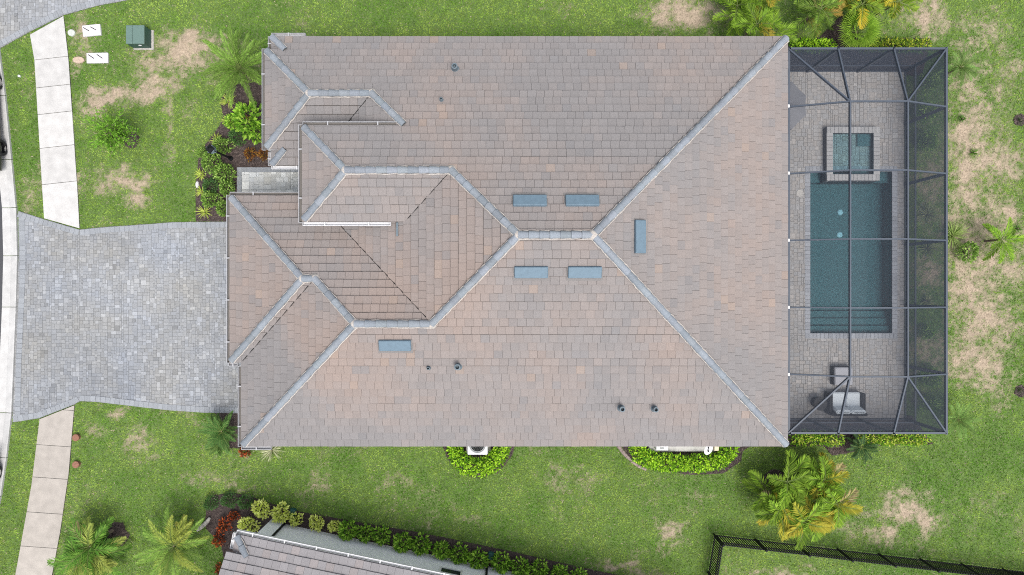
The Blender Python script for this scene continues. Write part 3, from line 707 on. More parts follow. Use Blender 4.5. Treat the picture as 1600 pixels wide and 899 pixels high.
# ------------------------------------------------------------------ the neighbour's house
ang = -math.radians(11.84); NT = Matrix.Translation((-10.155,-9.055,0)) @ Matrix.Rotation(ang, 4, 'Z')
def NW(x, y, z=0): return NT @ Vector((x, y, z))
nh = empty("house", tuple(NW(8,-6)), "corner of a grey walled house with grey tile roof and white gutter", "house")
nN = lambda x, y: e-y*p
nW = lambda x, y: e+x*p
def ncol(x, y, run):
    k = rnd.uniform(.93,1.06); c = Vector((.215,.204,.207)); 
    if rnd.random() < .2: c = c.lerp(Vector((.24,.212,.205)), .7)
    return tuple(c*k)
mb = MB()
roof_tiles(mb, [(0,0),(18,0),(18,-6.2),(-.13,-6.2),(-.13,-.6),(.6,-.6)], nN, (0,1), 0, colf=ncol, seed=91)
roof_tiles(mb, [(0,0),(.64,-.64),(0,-.64)], nW, (-1,0), 0, colf=ncol, seed=92)
roof_tiles(mb, [(-.13,-6.2),(18,-6.2),(18,-12.4),(-.13,-12.4)], lambda x, y: e+(y+12.4)*p, (0,-1), 12.4, colf=ncol, seed=93)
nroof = mb.build("roof", [M['tile'], M['underlay']], nh, T=NT)
ridge_run((.08,-.08,e+.07), (.62,-.62,e+.07+.54*p), 1, nroof, NT, sides=(.1,.1))
mb = MB(); mb.prism([(.37,-.45),(17.6,-.45),(17.6,-12),(.37,-12)], -.05, 2.6)
mb.face([(.35,-.8,2.6),(.35,-12,2.6),(.35,-6.2,5.3)])
mb.build("wall", M['stucco_grey'], nh, T=NT)
mb = MB(); mb.box((.66,-.42,1.2), (.56,.09,2.4)); mb.box((.66,-.40,2.36), (.62,.15,.12)); mb.build("pilaster", M['stucco_grey'], nh, T=NT)
mb = MB(); mb.box((9,-6.2,2.61), (17.9,12.3,.02)); mb.build("soffit", M['white'], nh, T=NT)
mb = MB(); mb.bar((0,-.03,e-.02),(18,-.03,e-.02),.03,.2); mb.bar((.03,-.05,e-.02),(.03,-.6,e-.02),.03,.2); mb.bar((-.10,-.62,e+.21),(-.10,-6.2,e+2.54),.03,.2); mb.build("fascia", M['white'], nh, T=NT)
gutter((0,0), (18,0), e-.03, (0,1), nh, NT, step=1.2, floor=0, m='white')
gutter((0,0), (0,-.6), e-.03, (-1,0), nh, NT, floor=0, m='white')
for x in (.97, 9.42):
    mb = MB(); mb.tube((x,-.39,2.3),(x,-.39,.08),.045); mb.tube((x,-.39,2.3),(x,.03,2.72),.045); mb.tube((x,-.39,.07),(x+.06,-.12,.05),.05); mb.build("downspout", M['black'], nh, T=NT)
window(8.02, -.46, .83, 1.15, 1.62, 'x', nh, NT)
for k, (x, y, lab) in enumerate(((1.18,.10,"dark green drain basin among yellow shrubs by the grey wall"), (9.48,.02,"dark green drain basin in the green shrub row by the grey wall"))):
    mb = MB(); q = NW(x, y); mb.box((q.x,q.y,.09), (.26,.34,.2), ang, .03, top=.85); mb.tube(q+Vector((0,0,.08)), NW(x-.1,y-.22,.06), .045)
    tag(mb.build("drain_basin", M['drain_green']), lab, "drain", "drain basins by the grey wall")

# ------------------------------------------------------------------ pool
px0, py0, px1, py1 = POOL
pool = empty("swimming_pool", ((px0+px1)/2,(py0+py1)/2,0), "rectangular teal swimming pool with wide entry steps inside the pool cage", "pool")
def basin(mb, a, b, c, d, z0, z1, t=.2):
    mb.face([(a,b,z0),(c,b,z0),(c,d,z0),(a,d,z0)])
    for q in ([(a,b),(c,b)],[(c,b),(c,d)],[(c,d),(a,d)],[(a,d),(a,b)]):
        (xa,ya),(xb,yb) = q; mb.face([(xb,yb,z0),(xa,ya,z0),(xa,ya,z1),(xb,yb,z1)])
mb = MB(); basin(mb, px0, py0, px1, py1, -.72, .02); mb.build("basin", M['plaster'], pool)
mb = MB()
for k, (dep, w) in enumerate(((.22,.30),(.34,.60),(.46,.90),(.58,1.02))): mb.box(((px0+px1)/2, py0+w/2, (-dep-.71)/2), (px1-px0-.004, w-.002, .71-dep))
mb.build("entry_steps", M['plaster'], pool)
mb = MB()
for a, c in ((px0, 12.83),(14.82, px1)): mb = MB(); mb.box(((a+c)/2+.001, py1-.21, -.50), (c-a-.006, .42, .5)); mb.build("corner_ledge", M['plaster'], pool)
mb = MB()
def coping(mb, a, b, c, d, w, z0, z1, colf):
    for (xa,ya),(xb,yb),s in (((a-w,b-w/2),(c+w,b-w/2),0),((a-w,d+w/2),(c+w,d+w/2),0),((a-w/2,b),(a-w/2,d),1),((c+w/2,b),(c+w/2,d),1)):
        L = (yb-ya) if s else (xb-xa); n = round(L/.155)
        for i in range(n):
            t = (i+.5)/n; cx = xa+(xb-xa)*t; cy = ya+(yb-ya)*t
            sz = (w+.02, L/n-.008, z1-z0) if s else (L/n-.008, w+.02, z1-z0)
            mb.box((cx,cy,(z0+z1)/2+rnd.uniform(-.002,.002)), sz, 0, .008, colf(cx,cy))
def shade(c, a, b): k = rnd.uniform(a, b); return tuple(q*k for q in c)
cop_col = lambda x, y: shade((.30,.31,.33), .88, 1.12)
coping(mb, px0, py0, px1, py1, .20, .03, .068, cop_col); mb.build("coping", M['paver'], pool)
mb = MB(); mb.face([(px0,py0,-.07),(px1,py0,-.07),(px1,py1,-.07),(px0,py1,-.07)]); mb.build("water", M['water'], pool)
for a, b in ((1313,332),(1312,367)):
    x, y = P(a, b, -.7); mb = MB(); mb.lathe((x,y,-.72), [(.12,0),(.12,.02),(.09,.04),(0,.05)], 20); mb.build("drain_cover", M['drain'], pool)

spa = empty("spa", (13.82,5.42,0), "raised square spa with stone rim at the head of the teal pool", "spa")
sx0, sy0, sx1, sy1 = 12.99, 4.58, 14.66, 6.27; zt = .34
mb = MB()
for a, b, c, d in ((12.74,4.34,12.98,6.5),(14.67,4.34,14.91,6.5),(12.982,6.28,14.668,6.5),(12.982,4.34,14.668,4.57)): mb.box(((a+c)/2,(b+d)/2,-.55), (c-a,d-b,1.72))
mb.build("wall", M['wicker'] if False else mat("spa_dark_tile", (.06,.06,.065), .6, attr=False, noise=.3, nscale=30), spa)
mb = MB(); basin(mb, sx0-.012, sy0-.012, sx1+.012, sy1+.012, -.35, zt); mb.build("basin", M['plaster'], spa)
mb = MB(); mb.box((13.82,6.0,-.17), (1.67,.5,.36)); mb.box((13.11,5.17,-.175), (.24,1.15,.36)); mb.box((14.3,5.17,-.178), (.7,1.15,.36)); mb.box((14.38,6.02,.07), (.55,.48,.12))
mb.build("bench", M['plaster'], spa)
mb = MB(); coping(mb, sx0, sy0, sx1, sy1, .235, .305, .36, lambda x, y: shade((.33,.325,.32), .9, 1.1)); mb.build("coping", M['paver'], spa)
mb = MB(); mb.face([(sx0,sy0,.26),(sx1,sy0,.26),(sx1,sy1,.26),(sx0,sy1,.26)]); mb.build("water", M['water'], spa)
x, y = P(1318, 240, -.3); mb = MB(); mb.lathe((x,y,-.35), [(.13,0),(.13,.02),(.10,.045),(0,.05)], 18); mb.build("drain_cover", M['drain'], spa)
x, y = P(1250, 302, .06); mb = MB(); mb.lathe((x,y,.045), [(.15,0),(.15,.015),(.12,.02),(.115,.014),(.02,.014),(.015,.02),(0,.02)], 22)
tag(mb.build("skimmer_lid", mat("skimmer_lid", (.42,.40,.37), .7, attr=False, noise=.1)), "round pale skimmer lid set in the pavers beside the pool", "lid")

# ------------------------------------------------------------------ pool cage
cx0, cx1, cy0, cy1 = 10.23, 16.09, -5.385, 8.85; ct = 2.74; ft = 3.5
fx0, fx1 = 12.15, 14.22; fys = [6.695, 4.22, 1.745, -.73, -3.205]
cage = empty("pool_cage", ((cx0+cx1)/2,(cy0+cy1)/2,.05), "dark grey aluminium and mesh pool cage attached to the house", "screen enclosure")
posts = [(cx1,cy0),(cx1,cy1)]+[(cx1,y) for y in fys]+[(x,y) for y in (cy0,cy1) for x in (12.08,14.14)]
posts += [(cx0+.05,cy0),(cx0+.05,cy1)]
for x, y in posts:
    mb = MB(); mb.box((x,y,(ct+.05)/2), (.085,.11,ct-.05)); mb.build("post", M['alu'], cage)
def beam(a, b, w=.052, h=.11, name="beam"):
    mb = MB(); mb.bar(a, b, w, h); mb.build(name, M['alu'], cage)
for a, b in (((cx0,cy0,ct),(cx1,cy0,ct)),((cx1,cy0,ct-.002),(cx1,cy1,ct-.002)),((cx0,cy1,ct),(cx1,cy1,ct)),((cx0+.03,cy0,ct-.01),(cx0+.03,cy1,ct-.01))): beam(a, b, .075, .10)
for a, b in (((cx0,cy0,.80),(cx1,cy0,.80)),((cx1,cy0,.798),(cx1,cy1,.798)),((cx0,cy1,.80),(cx1,cy1,.80))): beam(a, b, .05, .05, "chair_rail")
for a, b in (((cx0,cy0,.11),(cx1,cy0,.11)),((cx1,cy0,.108),(cx1,cy1,.108)),((cx0,cy1,.11),(cx1,cy1,.11))): beam(a, b, .05, .06, "base_rail")
beam((fx0,fys[0],ft+.004),(fx0,fys[-1],ft+.004)); beam((fx1,fys[0],ft+.004),(fx1,fys[-1],ft+.004))
for y in fys:
    beam((fx0,y,ft),(fx1,y,ft)); beam((cx0,y,ct+.01),(fx0,y,ft)); beam((fx1,y,ft),(cx1,y,ct+.01))
    mb = MB(); mb.box((10.19,y,2.80), (.10,.11,.10), 0, .01); mb.build("bracket", M['white'], cage)
for xf, xw in ((fx0,12.08),(fx1,14.14)):
    beam((xf,fys[0],ft),(xw,cy1,ct+.01)); beam((xf,fys[-1],ft),(xw,cy0,ct+.01))
for a, b in (((cx0,cy1),(fx0,fys[0])),((cx1,cy1),(fx1,fys[0])),((cx0,cy0),(fx0,fys[-1])),((cx1,cy0),(fx1,fys[-1]))): beam((*a,ct+.006),(*b,ft-.004))
def panel(pts, m="screen", name="screen_panel"):
    mb = MB(); mb.face(pts); mb.build(name, M[m], cage)
yy = [cy1]+fys+[cy0]
for i in range(4):
    a, b = fys[i], fys[i+1]; dz = -.06
    panel([(fx0,b,ft+dz),(fx1,b,ft+dz),(fx1,a,ft+dz),(fx0,a,ft+dz)])
    panel([(cx0,b,ct+dz),(fx0,b,ft+dz),(fx0,a,ft+dz),(cx0,a,ct+dz)])
    panel([(fx1,b,ft+dz),(cx1,b,ct+dz),(cx1,a,ct+dz),(fx1,a,ft+dz)])
for yw, yf in ((cy1,fys[0]),(cy0,fys[-1])):
    t, d = ct-.06, ft-.06
    panel([(cx0,yw,t),(12.08,yw,t),(fx0,yf,d)]); panel([(12.08,yw,t),(14.14,yw,t),(fx1,yf,d),(fx0,yf,d)]); panel([(14.14,yw,t),(cx1,yw,t),(fx1,yf,d)])
    panel([(cx0,yw,t),(cx0,yf,t),(fx0,yf,d)]); panel([(cx1,yw,t),(cx1,yf,t),(fx1,yf,d)])
for i in range(6): 
    a, b = yy[i], yy[i+1]
    panel([(cx1,b,.80),(cx1,a,.80),(cx1,a,ct-.05),(cx1,b,ct-.05)], "screen_wall"); panel([(cx1,b,.11),(cx1,a,.11),(cx1,a,.75),(cx1,b,.75)], "kick", "kick_panel")
for y in (cy0, cy1):
    for a, b in ((cx0,12.08),(12.08,14.14),(14.14,cx1)):
        panel([(a,y,.80),(b,y,.80),(b,y,ct-.05),(a,y,ct-.05)], "screen_wall"); panel([(a,y,.11),(b,y,.11),(b,y,.75),(a,y,.75)], "kick", "kick_panel")

# ------------------------------------------------------------------ patio furniture
def P_(a, b, h): x, y = P(a, b, h); return x, y
lx, ly = P_(1321, 629, .4)
sofa = empty("patio_sofa", (lx,ly,.05), "two seat dark wicker sofa with pale grey cushions beside the round table", "sofa")
mb = MB(); mb.box((lx,ly-.02,.19), (1.36,.80,.20), 0, .02)
for k in (-1,1):
    for j in (-1,1): mb.box((lx+k*.62,ly+j*.33-.02,.07), (.07,.07,.10))
mb.build("frame", M['wicker'], sofa)
for k in (-1,1):
    mb = MB(); mb.box((lx+k*.66,ly+.0,.36), (.11,.80,.56), 0, .035); mb.build("armrest", M['wicker'], sofa)
mb = MB(); mb.box((lx,ly-.43,.45), (1.42,.12,.74), 0, .04); mb.build("backrest", M['wicker'], sofa)
for k in (-1,1):
    mb = MB(); mb.box((lx+k*.30,ly+.10,.37), (.585,.62,.16), 0, .045); mb.build("seat_cushion", M['cushion'], sofa, smooth=False)
    mb = MB(); Mx = Matrix.Translation((lx+k*.30,ly-.27,.68)) @ Matrix.Rotation(.22, 4, 'X'); mb.box((0,0,0), (.59,.17,.48), 0, .06, Mx=Mx); mb.build("back_cushion", M['cushion'], sofa)
ox, oy = P_(1318, 588, .42)
ott = empty("ottoman", (ox,oy,.05), "square grey topped dark wicker ottoman between the pool and the sofa", "ottoman")
mb = MB(); mb.box((ox,oy,.21), (.74,.74,.30), 0, .02); mb.build("base", M['wicker'], ott)
mb = MB(); mb.box((ox,oy,.41), (.72,.72,.11), 0, .035); mb.build("cushion", M['cushion_grey'], ott)
tx, ty = P_(1282, 631, .5)
tb = empty("side_table", (tx,ty,.05), "small round dark wicker side table next to the patio sofa", "table")
mb = MB(); mb.lathe((tx,ty,.05), [(.21,0),(.19,.2),(.16,.3),(.2,.44)], 20); mb.build("base", M['wicker'], tb)
mb = MB(); mb.lathe((tx,ty,.47), [(.26,0),(.275,.01),(.275,.03),(.26,.04)], 24); mb.build("tabletop", M['wicker'], tb)
ux, uy = P_(1225, 163, 2.3)
um = empty("patio_umbrella", (ux,uy,.05), "grey patio umbrella half under the roof edge at the end of the cage", "umbrella")
mb = MB(); n = 8; Rr = .98
for i in range(n):
    a0, a1 = 2*math.pi*(i+.5)/n, 2*math.pi*(i+1.5)/n; A = (ux,uy,2.52)
    B = (ux+Rr*math.cos(a0),uy+Rr*math.sin(a0),2.12); Cc = (ux+Rr*math.cos(a1),uy+Rr*math.sin(a1),2.12)
    mid = tuple((B[j]+Cc[j])/2*.97+(ux,uy,2.12)[j]*.03 for j in range(3))
    mb.face([A,B,mid]); mb.face([A,mid,Cc]); mb.face([B,(B[0],B[1],2.02),(mid[0],mid[1],2.05),mid]); mb.face([mid,(mid[0],mid[1],2.05),(Cc[0],Cc[1],2.02),Cc])
mb.build("canopy", M['canvas'], um)
for i in range(n):
    a0 = 2*math.pi*(i+.5)/n; mb = MB(); mb.tube((ux,uy,2.50),(ux+Rr*math.cos(a0),uy+Rr*math.sin(a0),2.105),.012,n=6); mb.build("rib", M['wicker'], um)
mb = MB(); mb.tube((ux,uy,.1),(ux,uy,2.58),.024); mb.build("pole", M['black'], um)
mb = MB(); mb.lathe((ux,uy,.05), [(.28,0),(.28,.05),(.05,.09),(.04,.25)], 20); mb.build("base", M['black'], um)

# ------------------------------------------------------------------ black picket fence
fa = Vector((8.285,-10.12,0)); fb = Vector((23.5,-11.94,0)); fc = Vector((7.55,-14.8,0))
fence = empty("picket_fence", tuple(fa), "black metal picket fence with closely spaced bars on the lawn", "fence")
def fence_run(a, b, first):
    L = (b-a).length; d = (b-a)/L; n = max(1, round(L/1.74)); ang = math.atan2(d.y, d.x)
    for k in range(n+1):
        if k == 0 and not first: continue
        q = a+d*(L*k/n); mb = MB(); mb.box((q.x,q.y,.62), (.062,.062,1.27), ang, .006); mb.box((q.x,q.y,1.27), (.08,.08,.03), ang, .01); mb.build("post", M['black'], fence)
    for k in range(n):
        mb = MB(); q0 = a+d*(L*k/n+.03); q1 = a+d*(L*(k+1)/n-.03); m = 16
        for z in (.16,.92,1.15): mb.bar(q0+Vector((0,0,z)), q1+Vector((0,0,z)), (.045), .04)
        for j in range(m): q = q0+(q1-q0)*((j+.5)/m); mb.box((q.x,q.y,.62), (.030,.030,1.16), ang)
        mb.build("picket_panel", M['black'], fence)
fence_run(fa, fb, True); fence_run(fa, fc, False)

# ------------------------------------------------------------------ utilities on the front lawn
bx, by = P_(211, 54, .62)
tr = empty("transformer_box", (bx+.0,by,0), "green metal transformer cabinet with a two part lid on the front lawn", "transformer")
mb = MB(); mb.box((bx+.03,by-.01,.02), (.82,.80,.08), 0, .012); mb.build("pad", M['stone'], tr)
mb = MB(); mb.box((bx,by,.32), (.72,.72,.54), 0, .0); mb.build("body", M['green_shaded'], tr)
mb = MB(); mb.box((bx+.13,by,.605), (.475,.745,.05), 0, .015); mb.build("lid", M['green_box'], tr)
mb = MB(); mb.box((bx-.245,by,.60), (.255,.745,.05), 0, .015); mb.build("hinged_flap", M['green_box'], tr)
mb = MB(); mb.box((bx+.10,by-.372,.42), (.12,.02,.05)); mb.build("latch", M['white'], tr)
def slab(px, py, L, W, rz, lab):
    x, y = P(px, py); o = empty("utility_cover", (x,y,0), lab, "utility cover", "concrete utility covers on the front lawn")
    mb = MB(); mb.box((x,y,.03), (L,W,.09), rz, .012); mb.build("cover", M['pad'], o)
    for k in (-.28, .12):
        q = Vector((x,y,.079))+Matrix.Rotation(rz,3,'Z') @ Vector((k*L,.13*W,0)); d = Matrix.Rotation(rz-.62,3,'Z') @ Vector((.14,0,0))
        mb = MB(); mb.bar(q-d, q+d, .03, .012); mb.build("lift_slot", M['black'], o)
slab(144.5, 48.5, .74, .46, .10, "white utility cover on the lawn nearest the paved drive corner")
slab(153.5, 91.5, .88, .42, .02, "white utility cover on the lawn below the other one, by the sidewalk joint")
def lid(px, py, a, b, m, name, lab, cat, grp):
    x, y = P(px, py); mb = MB(); Mx = Matrix.Diagonal((a, b, 1, 1))
    mb.lathe((x,y,0), [(1,-.03),(1,.05),(.93,.065),(.9,.055),(.2,.055),(.15,.065),(0,.068)], 22, Mx=Mx)
    tag(mb.build(name, m), lab, cat, grp)
lid(112.5, 52, .15, .14, mat("grey_lid", (.42,.44,.40), .8, attr=False, noise=.15), "meter_lid", "small grey round meter lid at the sidewalk edge", "lid", None)
lid(123.5, 94.5, .24, .14, M['lid'], "meter_lid", "pale pink oval meter lid beside the sidewalk joint", "lid", None)
def capl(px, py, lab):
    x, y = P(px, py); mb = MB(); mb.lathe((x,y,0), [(.125,-.03),(.125,.10),(.14,.11),(.14,.15),(.10,.16),(.05,.155),(0,.165)], 16)
    tag(mb.build("cleanout_cap", M['terracotta']), lab, "cap", "rusty cleanout caps on the lawn")
capl(121.5, 683, "rusty brown round cap on lawn, the one closer to the driveway"); capl(121.5, 725, "rusty brown round cap on lawn, the one farther from the driveway")
x, y = P(31, 119.5); mb = MB(); mb.lathe((x,y,0), [(.05,-.02),(.05,.06),(.035,.065),(.02,.05)], 12); tag(mb.build("sprinkler_head", M['white']), "tiny white ring shaped sprinkler head on the verge", "sprinkler")

# lamp post in the front bed
q0 = Vector((*P(361,248),0)); lamp = empty("lamp_post", tuple(q0), "black lamp post with a lantern among the front bed shrubs", "lamp post")
mb = MB(); mb.lathe(q0, [(.10,0),(.10,.06),(.055,.12),(.045,.3),(.04,1.55)], 14); mb.build("pole", M['black'], lamp)
mb = MB(); mb.box(q0+Vector((0,0,1.78)), (.20,.20,.34), .3, 0, top=1.2); lt = mb.build("lantern", M['lampglass'], lamp)
mb = MB(); mb.lathe(q0+Vector((0,0,1.955)), [(.19,0),(.17,.04),(.05,.13),(.02,.2),(0,.2)], 4); mb.build("cap", M['black'], lt)
mb = MB()
for k in range(4):
    a = .3+math.pi/4+k*math.pi/2; mb.tube(q0+Vector((math.cos(a)*.14,math.sin(a)*.14,1.6)), q0+Vector((math.cos(a)*.17,math.sin(a)*.17,1.96)), .012, n=6)
mb.build("frame", M['black'], lt)

# air conditioner, equipment pad, dish
ax, ay = P(746, 695, .85); ac = empty("air_conditioner", (ax,ay,0), "pale grey outdoor air conditioner with a round fan grille under the eave", "air conditioner")
mb = MB(); mb.box((ax,ay,.04), (1.0,1.0,.12), 0, .01); mb.build("pad", M['stone'], ac)
mb = MB(); mb.box((ax,ay,.46), (.80,.82,.76), 0, .03); mb.build("casing", M['white'], ac)
mb = MB(); mb.lathe((ax,ay,.845), [(.34,0),(.34,.02),(.31,.02),(.31,.004)], 28)
for k in range(7): r = .05+k*.042; mb.lathe((ax,ay,.85), [(r,0),(r+.008,.016),(r+.016,0)], 28)
mb.build("fan_grille", M['acfan'], ac)
mb = MB(); mb.lathe((ax,ay,.842), [(.33,0),(.0,.004)], 24); mb.build("fan", M['black'], ac)
ex, ey = P(1066, 692, .2); pad = empty("equipment_plinth", (ex,ey,0), "long grey concrete equipment plinth at the foot of the house wall", "plinth")
mb = MB(); mb.box((ex,ey,.09), (2.72,.72,.22), 0, .015); mb.build("slab", mat("plinth_concrete", (.43,.42,.40), .85, attr=False, noise=.1, nscale=9), pad)
wx, wy = P(1035, 700, .5); hb = empty("control_box", (wx,wy,.2), "white control box with a dark vent standing on the grey plinth", "box")
mb = MB(); mb.box((wx,wy+.02,.34), (.48,.26,.28), 0, .015); mb.build("casing", M['white'], hb)
mb = MB(); mb.box((wx-.02,wy-.02,.483), (.17,.08,.012)); mb.build("vent", M['acfan'], hb)
tx2, ty2 = P(1119, 701, .4); tn = empty("junction_box", (tx2,ty2,.2), "small tan box at the end of the grey plinth near the dish", "box")
mb = MB(); mb.box((tx2,ty2+.03,.33), (.19,.22,.28), 0, .012); mb.build("casing", M['tan'], tn)
mb = MB(); mb.box((tx2,ty2+.03,.478), (.16,.19,.012), 0, .004); mb.build("cover", M['tan'], tn)
dx, dy = P(1106.5, 702, .9); dish = empty("satellite_dish", (dx,dy,0), "white round satellite dish with a small dark mark above the hedge", "satellite dish")
mb = MB(); mb.tube((dx,dy+.05,-.05),(dx,dy+.05,.84),.03); mb.build("mast", M['rim'], dish)
Mx = Matrix.Rotation(math.radians(18), 4, 'Y') @ Matrix.Rotation(math.radians(22), 4, 'X') @ Matrix.Diagonal((.8,1.05,1,1))
mb = MB(); mb.lathe((dx,dy,.88), [(.0,-.02),(.12,-.01),(.2,.012),(.235,.028),(.24,.036),(.22,.036),(.12,.006),(0,-.004)], 26, Mx=Mx); mb.build("reflector", M['white'], dish)
mb = MB(); R3 = Mx.to_3x3(); c0 = Vector((dx,dy,.895))
mb.bar(c0+R3 @ Vector((-.03,.10,.015)), c0+R3 @ Vector((.02,.02,.012)), .05, .012); mb.bar(c0+R3 @ Vector((.0,-.02,.012)), c0+R3 @ Vector((.05,-.13,.022)), .05, .012); mb.build("emblem", M['black'], dish)
mb = MB(); mb.tube((dx-.17,dy+.1,.87),(dx-.38,dy+.30,1.2),.014); mb.box((dx-.38,dy+.30,1.2), (.07,.05,.05), .7); mb.build("feed_arm", M['acfan'], dish)
# curved stone edging by the plinth hedge, and the driftwood-like stone in the neighbour's bed
mb = MB(); pts = [P3(a,b,.05) for a, b in ((966,697),(972,705),(979,713),(987,720),(997,728),(1010,734))]
for k in range(5): mb.tube(pts[k], pts[k+1]*.97+pts[k]*.03, .075*rnd.uniform(.85,1.1), .07*rnd.uniform(.85,1.1), 9)
tag(mb.build("bed_edging", mat("edging_stone", (.23,.18,.165), .95, attr=False, noise=.35, nscale=14, bump=.6)), "curved brown stone edging along the hedge beside the plinth", "edging")
mb = MB(); pts = [P3(a,b,.09) for a, b in ((308,829),(313,825),(319,820),(324,815),(328,809))]; rs = [.06,.085,.09,.085,.05]
for k in range(4): mb.tube(pts[k], pts[k+1], rs[k], rs[k+1], 9)
tag(mb.build("landscape_stone", M['stone'], smooth=True), "long pale curved stone lying in the mulch by red shrubs", "stone")

# ------------------------------------------------------------------ parked cars at the kerb
def car(label, rear, front, mirror=1):
    # rear / front: where the two kerb side tyres touch the ground
    r = Vector((*rear,0)); f = Vector((*front,0)); d = (f-r).normalized(); side = Vector((-d.y, d.x, 0))*mirror; wb = (f-r).length
    o = empty("parked_car", tuple((r+f)/2+side*.85), label, "car", "cars parked along the kerb")
    T = Matrix(((d.x,side.x,0,r.x),(d.y,side.y,0,r.y),(0,0,1,.01),(0,0,0,1)))
    w = 1.84; st = [(-.95,.30,.75,.06),(-.92,.25,.98,.02),(-.6,.22,1.02,0),(.4,.2,.98,0),(1.6,.2,.95,0),(2.5,.22,.92,0),(3.2,.25,.84,.03),(3.55,.3,.70,.10),(3.62,.36,.6,.18)]
    mb = MB(); rings = []
    for x, z0, z1, ins in st:
        a, b = .05+ins, w-.17-ins; k = .10
        rings.append([(x,a+.05,z0),(x,a,z0+.12),(x,a-.02*0,z1-.2),(x,a+k,z1),(x,(a+b)/2,z1+.03),(x,b-k,z1),(x,b,z1-.2),(x,b,z0+.12),(x,b-.05,z0)])
    v = [q for g in rings for q in g]; n = 9; fs = [(k*n+i, k*n+(i+1)%n, (k+1)*n+(i+1)%n, (k+1)*n+i) for k in range(len(rings)-1) for i in range(n)]
    fs += [tuple(range(n)), tuple(range((len(rings)-1)*n, len(rings)*n))]
    mb.mesh(v, fs)
    roofz = 1.5; a, b = .26, w-.38
    mb.mesh([(-.2,a,roofz-.03),(1.2,a,roofz),(1.2,b,roofz),(-.2,b,roofz-.03),(-.2,a,roofz-.07),(1.2,a,roofz-.05),(1.2,b,roofz-.05),(-.2,b,roofz-.07)], [(0,1,2,3),(0,4,5,1),(1,5,6,2),(2,6,7,3),(3,7,4,0)])
    mb.build("body", M['carpaint'], o, T=T)
    mb = MB(); v = [(-.75,.14,1.0),(2.1,.14,.96),(2.1,w-.26,.96),(-.75,w-.26,1.0),(-.22,a,roofz-.05),(1.22,a,roofz-.04),(1.22,b,roofz-.04),(-.22,b,roofz-.05)]
    mb.mesh(v, [(0,1,5,4),(1,2,6,5),(2,3,7,6),(3,0,4,7)]); mb.build("windows", M['glass'], o, T=T)
    for x in (0, wb):
        for yy_, sgn in ((0,-1),(w-.12,1)):
            mb = MB(); Rw = Matrix.Rotation(math.pi/2*-sgn*-1, 4, 'X')
            mb.lathe((x,yy_-sgn*.1,.34), [(.22,-.11),(.31,-.11),(.34,-.08),(.34,.08),(.31,.115),(.235,.115),(.22,.09)], 28, Mx=Rw); t = mb.build("wheel", M['tyre'], o, T=T)
            mb = MB()
            mb.lathe((x,yy_-sgn*.1,.34), [(.235,.085),(.235,.118),(.21,.118),(.20,.085)], 28, Mx=Rw); mb.lathe((x,yy_-sgn*.1,.34), [(.05,.06),(.05,.11),(0,.112)], 12, Mx=Rw)
            for s in range(10):
                an = s*math.pi/5; dr = Rw.to_3x3() @ Vector((math.cos(an),math.sin(an),0)); ax_ = Rw.to_3x3() @ Vector((0,0,.10)); c = Vector((x,yy_-sgn*.1,.34))+ax_
                mb.tube(c+dr*.04, c+dr*.22, .016, .013, 6)
            mb.build("rim", M['rim'], t, T=T)
    for yy_ in (.18, w-.30):
        mb = MB(); mb.box((3.50,yy_,.68), (.12,.3,.14), 0, .02); mb.build("headlight", M['head_light'], o, T=T)
        mb = MB(); mb.box((-.93,yy_,.82), (.06,.28,.14), 0, .015); mb.build("tail_light", M['red_light'], o, T=T)
    for yy_ in (-.03, w-.09):
        mb = MB(); mb.box((1.75,yy_,1.02), (.14,.18,.13), 0, .03); mb.build("mirror", M['carpaint'], o, T=T)
car("dark parked car with black alloy wheels showing two wheels at the kerb", P(13,233.5), P(6,131), 1)
ca, cb = P(5,738), P(-14,840)
car("dark parked car at the kerb with only its front wheel in view", cb, ca, 1)

